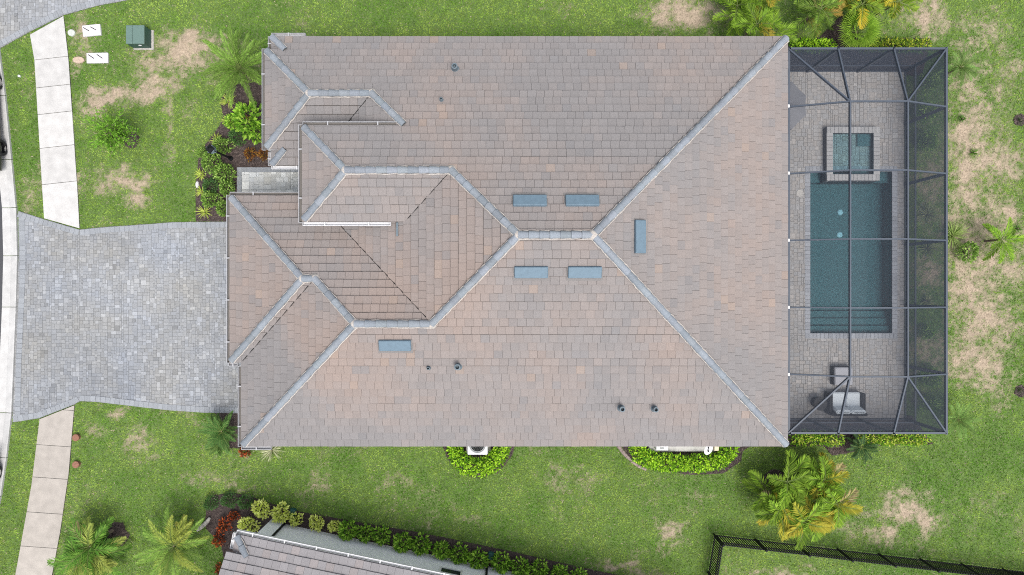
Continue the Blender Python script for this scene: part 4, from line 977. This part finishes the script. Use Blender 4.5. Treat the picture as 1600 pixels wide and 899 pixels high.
# ------------------------------------------------------------------ plants
def vr(c, k): return tuple(max(0, q*k) for q in c)
def lerp(a, b, t): return tuple(x+(y-x)*t for x, y in zip(a, b))
def kite(mb, base, dirv, nrm, L, W, col, fold=.12):
    d = dirv.normalized(); s = d.cross(nrm)
    if s.length < 1e-4: s = d.orthogonal()
    s.normalize(); n = s.cross(d)
    b = base; t = base+d*L; m = base+d*(L*.45)
    a = m+s*W/2+n*fold*W; c = m-s*W/2+n*fold*W
    k = len(mb.v); mb.v += [tuple(b),tuple(a),tuple(t),tuple(c)]
    mb.f += [(k,k+1,k+2),(k,k+2,k+3)]; mb.c += [col,col]; mb.m += [0,0]
def rdir(q, zmin=-.2):
    while True:
        v = Vector((q.uniform(-1,1),q.uniform(-1,1),q.uniform(-1,1)))
        if .05 < v.length < 1 and v.normalized().z > zmin: return v.normalized()
def bush_mesh(q, R, Hh, n, L, W, pal, tips=None, lump=.35):
    # leaves on short twigs spread through the upper half of an uneven dome
    mb = MB(); lumps = [(rdir(q, .0), q.uniform(.55,1.15)) for _ in range(9)]
    for i in range(n):
        d = rdir(q, -.1 if q.random() < .62 else .62); k = 0
        for ld, amp in lumps: k = max(k, amp*max(0, d.dot(ld))**6)
        r = (1-lump)+lump*k; r *= q.uniform(.55,1.0)**.5*q.uniform(.9,1.06)
        pt = Vector((d.x*R*r, d.y*R*r, Hh*.35+d.z*Hh*.62*r))
        dv = (d+rdir(q,-1)*.8+Vector((0,0,.1))).normalized(); c = lerp(pal[0], pal[1], q.random())
        if tips and q.random() < tips[1]*max(.0, r): c = lerp(tips[0], tips[2], q.random())
        kite(mb, pt, dv, rdir(q, .2)+Vector((0,0,.8)), L*q.uniform(.7,1.25), W*q.uniform(.8,1.2), vr(c, q.uniform(.75,1.25)))
    st = MB()
    for i in range(7):
        d = rdir(q, .25); st.tube((0,0,-.02), (d.x*R*.75,d.y*R*.75,Hh*.75), .014, .005, 5, cap=False)
    return mb, st
def place_bush(name, label, cat, px, py, h, q, group, **kw):
    x, y = P(px, py, h); o = empty(name, (x,y,0), label, cat, group); mb, st = bush_mesh(q, **kw)
    T = Matrix.Translation((x,y,0)); mb.build("foliage", M['leaf'], o, T=T); st.build("stem", M['bark'], o, T=T); return o
GR = ((.085,.175,.025),(.17,.30,.05)); GD = ((.045,.11,.03),(.095,.185,.045))
VY = ((.24,.28,.035),(.47,.46,.10)); RD = ((.16,.022,.012),(.36,.065,.025)); OR = ((.22,.065,.018),(.34,.13,.03))

protos = {}
def shrub(kind, px, py, R, label, group, seed=None):
    q = random.Random((seed or 0)+int(px*7+py*13)); h = R*.8
    x, y = P(px, py, h*.7)
    if kind not in protos: protos[kind] = {}
    v = q.randint(0, 2)
    if v not in protos[kind]:
        S = dict(
          green=dict(name="round_shrub", cat="shrub", R=.40, Hh=.62, n=620, L=.085, W=.042, pal=GR, tips=((.24,.40,.08),.4,(.36,.50,.12))),
          bright=dict(name="glossy_shrub", cat="shrub", R=.42, Hh=.60, n=330, L=.14, W=.066, pal=((.07,.19,.016),(.17,.34,.03)), tips=((.27,.50,.04),.6,(.40,.60,.09))),
          dark=dict(name="dark_shrub", cat="shrub", R=.40, Hh=.55, n=520, L=.10, W=.04, pal=GD, tips=((.06,.14,.05),.3,(.1,.2,.06))),
          yellow=dict(name="variegated_shrub", cat="shrub", R=.36, Hh=.5, n=330, L=.095, W=.062, pal=((.16,.25,.03),(.42,.50,.07)), tips=((.68,.76,.12),1.5,(.80,.84,.30)), lump=.5),
          red=dict(name="croton", cat="shrub", R=.36, Hh=.5, n=330, L=.115, W=.045, pal=((.05,.035,.014),(.16,.035,.018)), tips=((.46,.07,.022),.55,(.58,.13,.03)), lump=.6),
          orange=dict(name="croton", cat="shrub", R=.34, Hh=.5, n=360, L=.10, W=.04, pal=((.10,.04,.015),(.22,.09,.025)), tips=((.38,.14,.025),.5,(.30,.24,.05)), lump=.5),
        )[kind]; S = dict(S); S['n'] = int(S['n']*.85); nm = S.pop('name'); ct_ = S.pop('cat'); R0 = S['R']; mb, st = bush_mesh(random.Random(31*v+len(kind)), **S)
        o = empty(nm, (x,y,0), label, ct_, group); T = Matrix.Translation((x,y,0))
        mb.build("foliage", M['leaf'], o, T=T); st.build("stem", M['bark'], o, T=T); protos[kind][v] = (o, R0)
        o.rotation_euler = (0,0,q.uniform(0,6.28)); s = R/R0; o.scale = (s,s,s); return o
    o, R0 = protos[kind][v]
    c = copy_tree(o, (x,y,0), q.uniform(0,6.28), R/R0); tag(c, label, None, group); return c
def spiky(name, label, cat, px, py, h, n, L, W, pal, group, seed, droop=.6, el=(.2,1.3)):
    q = random.Random(seed); x, y = P(px, py, h); o = empty(name, (x,y,0), label, cat, group); mb = MB()
    for i in range(n):
        az = q.uniform(0,6.283); e0 = q.uniform(*el); l = L*q.uniform(.65,1.1); pv = Vector((x,y,.03)); c = vr(lerp(*pal, q.random()), q.uniform(.8,1.2)); side = Vector((-math.sin(az),math.cos(az),0)); k0 = len(mb.v)
        for j in range(5):
            ww = W*(1-j/4)**.6*(.6+.4*min(1,j)); mb.v += [tuple(pv-side*ww/2), tuple(pv+side*ww/2)]
            ee = e0-droop*j/4*1.2; pv = pv+Vector((math.cos(az)*math.cos(ee),math.sin(az)*math.cos(ee),math.sin(ee)))*l/4
        for j in range(4): mb.f.append((k0+2*j,k0+2*j+1,k0+2*j+3,k0+2*j+2)); mb.c.append(c if j < 3 else vr(c,1.15)); mb.m.append(0)
    mb.build("leaves", M['leaf'], o); st = MB(); st.tube((x,y,-.03),(x,y,.12),.04,.02,7); st.build("stem", M['bark'], o); return o

def frond(mb, q, base, az, e0, L, droop, LL, LW, n, pal, tipc=None, arch=.9, twist=0.0, vee=.45, ltw=.7, stemc=(.16,.22,.06)):
    # one feather leaf: bent midrib with leaflets on both sides, shorter at both ends
    pt = Vector(base); k = 14; pts = [pt]
    for j in range(k):
        ee = e0-droop*((j+.5)/k)**arch; a2 = az+twist*(j/k)
        pt = pt+Vector((math.cos(a2)*math.cos(ee),math.sin(a2)*math.cos(ee),math.sin(ee)))*(L/k); pts.append(pt)
    for j in range(0, k, 2):
        b = pts[j+2]; mb.tube(pts[j], b, .016*(1-j/k)+.004, .016*(1-(j+2)/k)+.004, 4, col=stemc, cap=False)
    for i in range(n):
        t = .14+.86*(i+.5)/n; f = t*k; j = min(k-1, int(f)); b = pts[j].lerp(pts[j+1], f-j); d = (pts[j+1]-pts[j]).normalized()
        s = Vector((0,0,1)).cross(d); 
        if s.length < .05: s = Vector((-math.sin(az),math.cos(az),0))
        s.normalize(); up = d.cross(s)
        env = math.sin(math.pi*min(1,(t*.86+.16)))**.6
        for sg in (1,-1):
            ld = (s*sg*(1.0-.45*t)+d*(ltw+.75*t)+up*(vee+q.uniform(-.35,.35))+d*q.uniform(-.12,.12)+Vector((0,0,-.3*q.random()))).normalized()
            c = lerp(*pal, q.random())
            if tipc and q.random() < tipc[1]*t*1.5: c = lerp(c, tipc[0], q.uniform(.4,1))
            kite(mb, b, ld, up+s*sg*-.3, LL*env*q.uniform(.85,1.1), LW*q.uniform(.8,1.15), vr(c, q.uniform(.8,1.2)), .05)
def palm(name, label, cat, bpx, bpy, hts, nf, L, LL, LW, n, pal, seed, group=None, spread=.25, tipc=None, el=(.1,1.2), droop=(.7,1.5), trunk_r=.09, vee=.45, ltw=.7, azs=None, dead=0, cone=(.10,.17,.05), lean=None, squash=1.0):
    q = random.Random(seed); x, y = P(bpx, bpy); o = empty(name, (x,y,0), label, cat, group); mb = MB(); tb = MB()
    for k, h in enumerate(hts):
        a = q.uniform(0,6.28); ox, oy = (0,0) if len(hts) == 1 else (math.cos(a)*spread*q.uniform(.4,1), math.sin(a)*spread*q.uniform(.4,1))
        oy *= squash; lx_, ly_ = ox*1.35, oy*1.35
        if lean: lx_ += lean[0]; ly_ += lean[1]
        tb.tube((x+ox,y+oy,-.05),(x+lx_,y+ly_,h*.75),trunk_r,trunk_r*.75,9,col=(1,1,1)); tb.tube((x+lx_,y+ly_,h*.75),(x+lx_,y+ly_,h+.05),trunk_r*.75,trunk_r*.4,9)
        if len(hts) > 1: tb.tube((x,y,-.005),(x+ox,y+oy,-.005),.016,.012,5)
        a0 = q.uniform(0,6.28)
        for i in range(nf):
            u = (i+.5)/nf; az = a0+i*2.39996+q.uniform(-.25,.25) if azs is None else azs[i % len(azs)]+q.uniform(-.1,.1)
            e0 = el[1]+(el[0]-el[1])*u+q.uniform(-.12,.12); pl_ = pal; tc = None
            if tipc and q.random() < tipc[1]: pl_ = (lerp(pal[0], tipc[0], q.uniform(.3,.7)), lerp(pal[1], tipc[0], q.uniform(.5,.95)))
            elif q.random() < .35: pl_ = (vr(pal[0],.6), vr(pal[1],.7))
            if dead and q.random() < dead: pl_ = ((.30,.24,.10),(.42,.36,.18))
            frond(mb, q, (x+lx_,y+ly_,h), az, e0, L*q.uniform(.8,1.1), q.uniform(*droop), LL, LW, n, pl_, tc, twist=q.uniform(-.35,.35), vee=vee, ltw=ltw)
    mb.build("crown", M['leaf'], o); tb.build("trunk", M['bark'], o); return o
PG = ((.12,.24,.03),(.27,.43,.08)); PD = ((.05,.13,.03),(.13,.25,.06)); AR = ((.11,.22,.018),(.26,.40,.04)); PL = ((.12,.25,.05),(.24,.38,.10))
palm("date_palm", "large bright green feathery palm beside the front corner of the house", "palm tree", 393, 121, [1.15], 30, 1.75, .27, .017, 60, PG, 3, el=(.05,1.25), droop=(.5,1.0), trunk_r=.16, vee=.35, ltw=.8)
palm("broad_palm", "dark leaved palm with broad leaflets beside a mulch patch on the front lawn", "palm tree", 172, 836, [.9,1.05,.75], 15, 1.35, .42, .036, 24, ((.06,.17,.02),(.17,.32,.045)), 5, spread=.3, tipc=((.42,.42,.10),.30), el=(.15,1.2), droop=(.9,1.6), trunk_r=.07, vee=.2, dead=.06, lean=(-.32,-.35))
palm("feather_palm", "soft light green feathery palm overlapping the neighbour's planting bed", "palm tree", 292, 838, [1.05], 22, 1.65, .32, .019, 56, ((.13,.26,.04),(.28,.42,.08)), 8, tipc=((.36,.37,.07),.5), el=(.1,1.1), droop=(.5,1.1), trunk_r=.10, vee=.35)
palm("feather_palm", "small yellow green feathery palm fronds rising at the mulch edge by the long stone", "palm tree", 303, 828, [.6], 5, .9, .26, .028, 34, ((.16,.23,.04),(.32,.34,.07)), 18, tipc=((.4,.38,.08),.5), azs=[2.0,2.4,1.6,1.2,2.8], el=(.4,.9), droop=(.4,.8), trunk_r=.06)
palm("areca_palm", "large multi stemmed yellow green areca palm on the side lawn near the fence", "palm tree", 1233, 760, [1.5,1.2,1.65,1.0,1.4,.9,1.55,1.1,1.3,.8,1.45,1.2,.9,1.5,1.3,1.0,1.55,1.2], 7, 1.0, .42, .050, 20, AR, 29, spread=1.18, tipc=((.44,.33,.04),.20), el=(-.05,1.05), droop=(.5,1.3), trunk_r=.03, vee=.55, dead=.03, squash=.62)
palm("areca_palm", "bright green areca palm clump behind the far roof edge of the house", "palm tree", 1171, 41, [1.5,1.1,1.6,1.0,1.3,.9,1.4], 7, .98, .40, .044, 20, AR, 13, spread=.8, tipc=((.42,.26,.04),.15), el=(0,1.1), droop=(.5,1.3), trunk_r=.03, vee=.55, squash=.8)
palm("areca_palm", "mixed green and brownish areca palm clump between two others at the picture's upper edge", "palm tree", 1263, 26, [1.5,1.2,1.6,1.0,1.3], 6, .95, .38, .036, 20, ((.09,.19,.02),(.22,.33,.05)), 14, spread=.75, tipc=((.40,.24,.06),.3), el=(0,1.1), droop=(.5,1.3), trunk_r=.03, vee=.55, dead=.08, squash=.8)
palm("areca_palm", "yellowest areca palm clump standing at the far end of the palm row", "palm tree", 1352, 20, [1.4,1.1,1.6,1.2,1.5,1.0], 7, .95, .40, .044, 20, ((.12,.22,.02),(.28,.38,.04)), 15, spread=.95, tipc=((.58,.42,.04),.4), el=(0,1.1), droop=(.5,1.3), trunk_r=.03, vee=.55, squash=.7)
palm("slender_palm", "small palm with six bright fronds standing on the bare dry lawn", "palm tree", 1540, 377, [.9], 9, 1.0, .28, .038, 30, ((.12,.26,.02),(.26,.42,.04)), 16, tipc=((.45,.38,.05),.3), azs=[2.75,3.5,.05,-1.25,1.25,-1.7,2.2,.5,4.2], el=(.1,.9), droop=(.6,1.1), trunk_r=.055)
palm("pygmy_palm", "soft pale green palm at the cage corner closest to the spa", "palm tree", 1478, 116, [.85], 20, .82, .20, .011, 44, PL, 21, el=(.1,1.1), droop=(.5,1.0), trunk_r=.05, vee=.4)
palm("pygmy_palm", "soft pale green palm at the cage corner nearest the patio sofa", "palm tree", 1476, 650, [.8], 18, .8, .20, .011, 44, PL, 22, el=(.1,1.1), droop=(.5,1.0), trunk_r=.05, vee=.4)
palm("pygmy_palm", "dark feathery palm between the driveway and the house corner", "palm tree", 359, 668, [.75], 24, .88, .21, .014, 52, PD, 23, el=(.1,1.2), droop=(.5,1.1), trunk_r=.06, vee=.4)
palm("pygmy_palm", "light green low palm on the lawn just below the dark palm by the driveway", "palm tree", 350, 692, [.3], 11, .62, .18, .018, 44, PL, 24, el=(.1,1.0), droop=(.4,.9), trunk_r=.05)
palm("pygmy_palm", "small feathery dark green palm beside the mulch patch by the cage hedge", "palm tree", 1335, 694, [.5], 18, .66, .19, .012, 46, ((.04,.10,.04),(.10,.19,.06)), 25, el=(.1,1.1), droop=(.5,1.0), trunk_r=.05)
def fan_palm(label, px, py, h, nf, R, seed):
    q = random.Random(seed); x, y = P(px, py); o = empty("fan_palm", (x,y,0), label, "palm tree"); mb = MB(); tb = MB()
    tb.tube((x,y,-.05),(x,y,h),.08,.06,9); tb.build("trunk", M['bark'], o)
    for i in range(nf):
        az = i*2.39996; e0 = 1.2-1.0*(i+.5)/nf; d = Vector((math.cos(az)*math.cos(e0),math.sin(az)*math.cos(e0),math.sin(e0))); hub = Vector((x,y,h))+d*R*.45
        mb.tube((x,y,h-.05), hub, .01, .008, 4, col=(.16,.24,.06), cap=False); s = Vector((-math.sin(az),math.cos(az),0)); up = d.cross(s)
        if up.z < 0: up = -up
        for j in range(17):
            t = -1.25+2.5*j/16; ld = (d*math.cos(t)+s*math.sin(t)+up*.1+Vector((0,0,-.25))).normalized()
            kite(mb, hub, ld, up, R*.6*q.uniform(.85,1.1), .034, vr(lerp((.17,.32,.03),(.34,.52,.06),q.random()), q.uniform(.85,1.15)), .1)
    mb.build("crown", M['leaf'], o)
fan_palm("yellow green fan palm rising from the hedge above the pool cage", 1322, 63, .9, 22, .95, 31)

# small young tree on the front lawn
def young_tree(label, bx_, by_, seed):
    q = random.Random(seed); x, y = P(bx_, by_); o = empty("young_tree", (x,y,0), label, "tree"); tb = MB(); mb = MB(); B = Vector((x,y,-.03)); top = B+Vector((-.05,.05,1.15))
    tb.tube(B, top, .035, .022, 8)
    for i in range(64):
        d = rdir(q, .0); L = q.uniform(.5,1.15); b = top+Vector((0,0,q.uniform(-.45,.35))); e_ = b+Vector((d.x*L, d.y*L, d.z*L*.75)); tb.tube(b, e_, .012, .004, 5, cap=False)
        for j in range(40):
            t = q.uniform(.25,1.05); pt = b.lerp(e_, t)+rdir(q,-1)*.12*q.random(); c = lerp((.09,.23,.02),(.26,.48,.06), q.random())
            kite(mb, pt, (d+rdir(q)*1.1).normalized(), rdir(q,.1), q.uniform(.10,.16), q.uniform(.035,.055), vr(c, q.uniform(.75,1.25)))
    mb.build("crown", M['leaf'], o); tb.build("trunk", M['bark'], o)
young_tree("young leafy green tree in a small mulch ring on the front lawn", 204, 219, 41)

# hedges
def hedge(name, label, path, R, Hh, per_m, L, W, pal, seed, tips=None, group=None):
    q = random.Random(seed); mb = MB(); st = MB(); pts = [Vector((*P(a,b,Hh*.8),0)) for a, b in path]; o = None
    mid = pts[len(pts)//2]; o = empty(name, (mid.x,mid.y,0), label, "hedge", group)
    for a, b in zip(pts, pts[1:]):
        n = int((b-a).length*per_m)
        for i in range(n):
            c = a.lerp(b, q.random()); bumpk = .80+.35*float(vnoise(c.x*2.3, c.y*2.3, seed)); d = rdir(q, -.05); r = q.uniform(.6,1.0)**.5*bumpk
            pt = c+Vector((d.x*R*r, d.y*R*r, Hh*.4+d.z*Hh*.55*r)); cc = lerp(*pal, q.random())
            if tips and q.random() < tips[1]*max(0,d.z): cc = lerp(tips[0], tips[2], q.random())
            kite(mb, pt, (d*.7+rdir(q,-1)*.9+Vector((0,0,.1))).normalized(), rdir(q,.2)+Vector((0,0,.8)), L*q.uniform(.7,1.25), W*q.uniform(.8,1.2), vr(cc, q.uniform(.75,1.25)))
        st.tube((a.x,a.y,.01),(b.x,b.y,.01),.012,n=5)
        for i in range(int((b-a).length*4)+1):
            c = a.lerp(b, q.random()); st.tube((c.x,c.y,-.02),(c.x+q.uniform(-.1,.1),c.y+q.uniform(-.1,.1),Hh*.6),.016,.008,5,cap=False)
    mb.build("foliage", M['leaf'], o); st.build("stem", M['bark'], o); return o
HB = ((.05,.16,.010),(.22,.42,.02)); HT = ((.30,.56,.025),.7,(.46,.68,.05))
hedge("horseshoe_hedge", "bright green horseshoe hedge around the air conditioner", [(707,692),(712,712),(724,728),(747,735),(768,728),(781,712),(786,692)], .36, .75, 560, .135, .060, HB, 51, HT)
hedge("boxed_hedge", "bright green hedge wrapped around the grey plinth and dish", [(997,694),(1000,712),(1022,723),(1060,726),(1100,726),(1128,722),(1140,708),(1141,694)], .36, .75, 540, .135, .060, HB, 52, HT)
hedge("cage_hedge", "bright green hedge along the cage between the roof edge and the fan palm", [(1240,69),(1265,68),(1302,70)], .26, .7, 520, .12, .052, HB, 53, HT)
hedge("cage_hedge", "green and yellow hedge along the cage beyond the fan palm", [(1352,68),(1400,68),(1452,69)], .26, .7, 520, .12, .052, ((.06,.14,.014),(.17,.29,.03)), 54, ((.26,.36,.03),.6,(.42,.44,.05)))
hedge("cage_hedge", "yellow green hedge at the foot of the cage nearest the house corner", [(1244,686),(1275,687),(1312,686)], .30, .7, 500, .12, .052, HB, 55, ((.30,.42,.04),.6,(.46,.50,.08)))
hedge("cage_hedge", "yellow green hedge at the foot of the cage by the small feathery palm", [(1345,687),(1400,686),(1450,687)], .30, .7, 500, .12, .052, HB, 56, ((.32,.42,.04),.6,(.50,.52,.10)))

G1 = "shrubs in the front bed"
for px, py, R, lab, kd in [(349,229,.42,"round green shrub beside the lamp post pole in the front bed",'green'),(331,254,.44,"round green shrub just below the lamp post lantern in the front bed",'green'),(352,270,.44,"round green shrub beside the corner of the paved entry path",'green'),(355,296,.36,"round green shrub next to the garage roof corner",'green'),
  (329,292,.36,"dull green shrub in the middle of the front bed near the white lawn edge stone",'dark'),(331,312,.40,"round green shrub directly above the lowest yellow spiky plant",'green'),(351,326,.36,"round green shrub against the garage wall above the driveway",'green'),(372,214,.36,"grey green shrub above the orange croton",'dark'),
  (390,186,.66,"large glossy green shrub with an orange flower by the house wall",'bright'),(403,205,.45,"glossy green shrub under the roof corner next to the orange croton",'bright'),(366,192,.36,"glossy green shrub below the large feathery palm beside the grey green one",'bright'),(318,240,.26,"small green shrub on the lawn side of the lamp post",'green')]:
    shrub(kd, px, py, R*1.12, lab, G1)
shrub('orange', 391, 241, .31, "orange brown croton alone on the mulch above the entry path", "crotons"); shrub('orange', 414, 241, .31, "orange and green croton tucked under the small roof corner", "crotons")
x, y = P(387, 184, .75); q = random.Random(3); mb = MB()
for i in range(40): kite(mb, Vector((x,y,.72))+rdir(q)*.08, rdir(q,0), rdir(q,0), .05, .03, vr((.50,.10,.03), q.uniform(.7,1.2)))
fl = empty("orange_flower", (x,y,0), "orange flower head on a stalk among the large glossy shrub", "flower"); mb.build("petals", M['leaf'], fl)
mb = MB(); mb.tube((x,y,-.02),(x,y,.72),.01,n=5); mb.build("stalk", M['bark'], fl)
SY = ((.25,.36,.05),(.52,.58,.12)); G2 = "yellow green spiky plants in the front bed"
for k, (px, py, L, lab) in enumerate([(356,158,.46,"yellow green spiky plant nearest the large palm in the front bed"),(356,189,.34,"small yellow green spiky plant beside the glossy shrub"),(337,218,.34,"yellow green spiky plant just above the lamp post lantern"),(313,273,.34,"pale spiky plant at the lawn edge level with the entry path"),(314,299,.32,"pale spiky plant at the lawn edge beside the dull green shrub"),(319,331,.42,"yellow green spiky plant nearest the driveway in the front bed")]):
    spiky("spiky_plant", lab, "plant", px, py, .15, 46, L, .035, SY, G2, 60+k)
spiky("spiky_plant", "pale cream striped spiky plant at the lower house corner", "plant", 424, 704, .15, 60, .62, .035, ((.30,.33,.16),(.55,.55,.36)), None, 71)
shrub('red', 384, 703, .30, "small deep red croton under the lower house corner", "crotons")
G3 = "shrubs in the neighbour's bed"
for px, py, R, lab, kd in [(331,785,.34,"dark green shrub at the lawn end of the neighbour's bed",'dark'),(358,781,.37,"dark green shrub in the neighbour's bed above the red crotons",'dark'),(385,783,.37,"round dark green shrub next to the first yellow shrub",'dark'),
  (410,793,.44,"upper yellow shrub touching the round dark green one",'yellow'),(388,819,.46,"yellow shrub next to the red crotons above the white gutter end",'yellow'),(440,801,.48,"largest yellow shrub beside the dark green drain basin",'yellow'),(462,811,.34,"small yellow shrub below the drain basin at the grey wall",'yellow'),(495,816,.38,"yellow shrub alone in the middle of the mulch by the grey wall",'yellow'),(522,821,.31,"small yellow shrub touching the start of the green row",'yellow'),
  (351,820,.34,"bright red croton in the neighbour's bed",'red'),(342,842,.31,"dark red croton beside the feathery palm",'red'),(366,806,.26,"small orange red croton above the bright red one",'red'),(345,890,.3,"red croton at the neighbour's roof edge lowest in the bed",'red')]:
    shrub(kd, px, py, R, lab, G3 if kd in('dark','yellow') else "crotons")
ordn = ["first","second","third","fourth","fifth","sixth","seventh","eighth","ninth","tenth","eleventh","twelfth","thirteenth"]
for k, (px, py, R) in enumerate([(545,827,.42),(571,832,.36),(597,835,.38),(630,846,.42),(659,851,.42),(690,858,.38),(719,866,.42),(747,873,.42),(783,879,.42),(814,886,.40),(843,889,.38),(874,894,.36),(905,900,.34)]):
    shrub('bright', px, py, R*1.1, "%s glossy green shrub along the grey wall counted from the yellow shrubs" % ordn[k], "row of green shrubs along the grey wall")
# planting outside the cage on the dry side, seen through the mesh
for k, (px, py, R, lab, kd) in enumerate([(1449,130,.5,"leafy shrub behind the cage mesh level with the umbrella",'green'),(1446,175,.5,"leafy shrub behind the cage mesh above the spa",'green'),(1447,222,.5,"leafy shrub behind the cage mesh level with the spa",'green'),(1451,590,.5,"leafy shrub behind the cage mesh level with the ottoman",'green'),(1450,632,.5,"leafy shrub behind the cage mesh level with the sofa",'green'),(1448,520,.35,"small shrub behind the cage mesh level with the pool steps",'green')]):
    shrub(kd, px, py, R, lab, "shrubs behind the cage mesh")
for k, (px, py, L, lab) in enumerate([(1452,335,.7,"tufted grass clump behind the cage mesh above the third cross beam"),(1452,388,.7,"tufted grass clump behind the cage mesh below the third cross beam"),(1450,470,.4,"small grass clump behind the cage mesh by the fourth cross beam")]):
    spiky("grass_clump", lab, "grass clump", px, py, .2, 70, L, .03, ((.15,.19,.07),(.34,.36,.18)), "grass clumps behind the cage", 80+k)
spiky("grass_clump", "green and cream arching grass clump beside the cage next to the small palm", "grass clump", 1491, 368, .25, 130, .78, .035, ((.13,.22,.04),(.34,.42,.14)), None, 85)
shrub('green', 1512, 393, .5, "dense green shrub between the arching grass and the small palm", "shrubs on the dry lawn")
spiky("dark_tuft", "dark low tuft in a mulch ring at the dry lawn beyond the spa", "plant", 1595, 188, .1, 26, .22, .02, ((.03,.05,.02),(.06,.08,.03)), None, 86)
spiky("dark_tuft", "dark low tuft in a mulch ring on green lawn beyond the sofa", "plant", 1595, 611, .1, 26, .22, .02, ((.03,.05,.02),(.06,.08,.03)), None, 87)
# weeds standing out in the dry lawn
spiky("weed_tuft", "green weed tuft on the bare lawn nearest the cage corner palm", "weed", 1503, 186, .05, 60, .22, .022, ((.05,.12,.02),(.12,.22,.04)), "weed tufts", 90)
spiky("weed_tuft", "green weed tuft on the bare lawn level with the spa rim", "weed", 1521, 239, .05, 60, .26, .022, ((.06,.14,.02),(.14,.24,.04)), "weed tufts", 91)
spiky("weed_tuft", "green weed tuft on the bare lawn above the small six frond palm", "weed", 1589, 357, .05, 60, .26, .022, ((.05,.12,.02),(.12,.22,.04)), "weed tufts", 92)
x, y = P(309, 289); mb = MB(); mb.lathe((x,y,0), [(.10,-.02),(.11,.04),(.08,.09),(0,.11)], 9, Mx=Matrix.Diagonal((.7,1.4,1,1))); tag(mb.build("edge_stone", M['pad']), "small white stone at the lawn edge of the front bed", "stone")
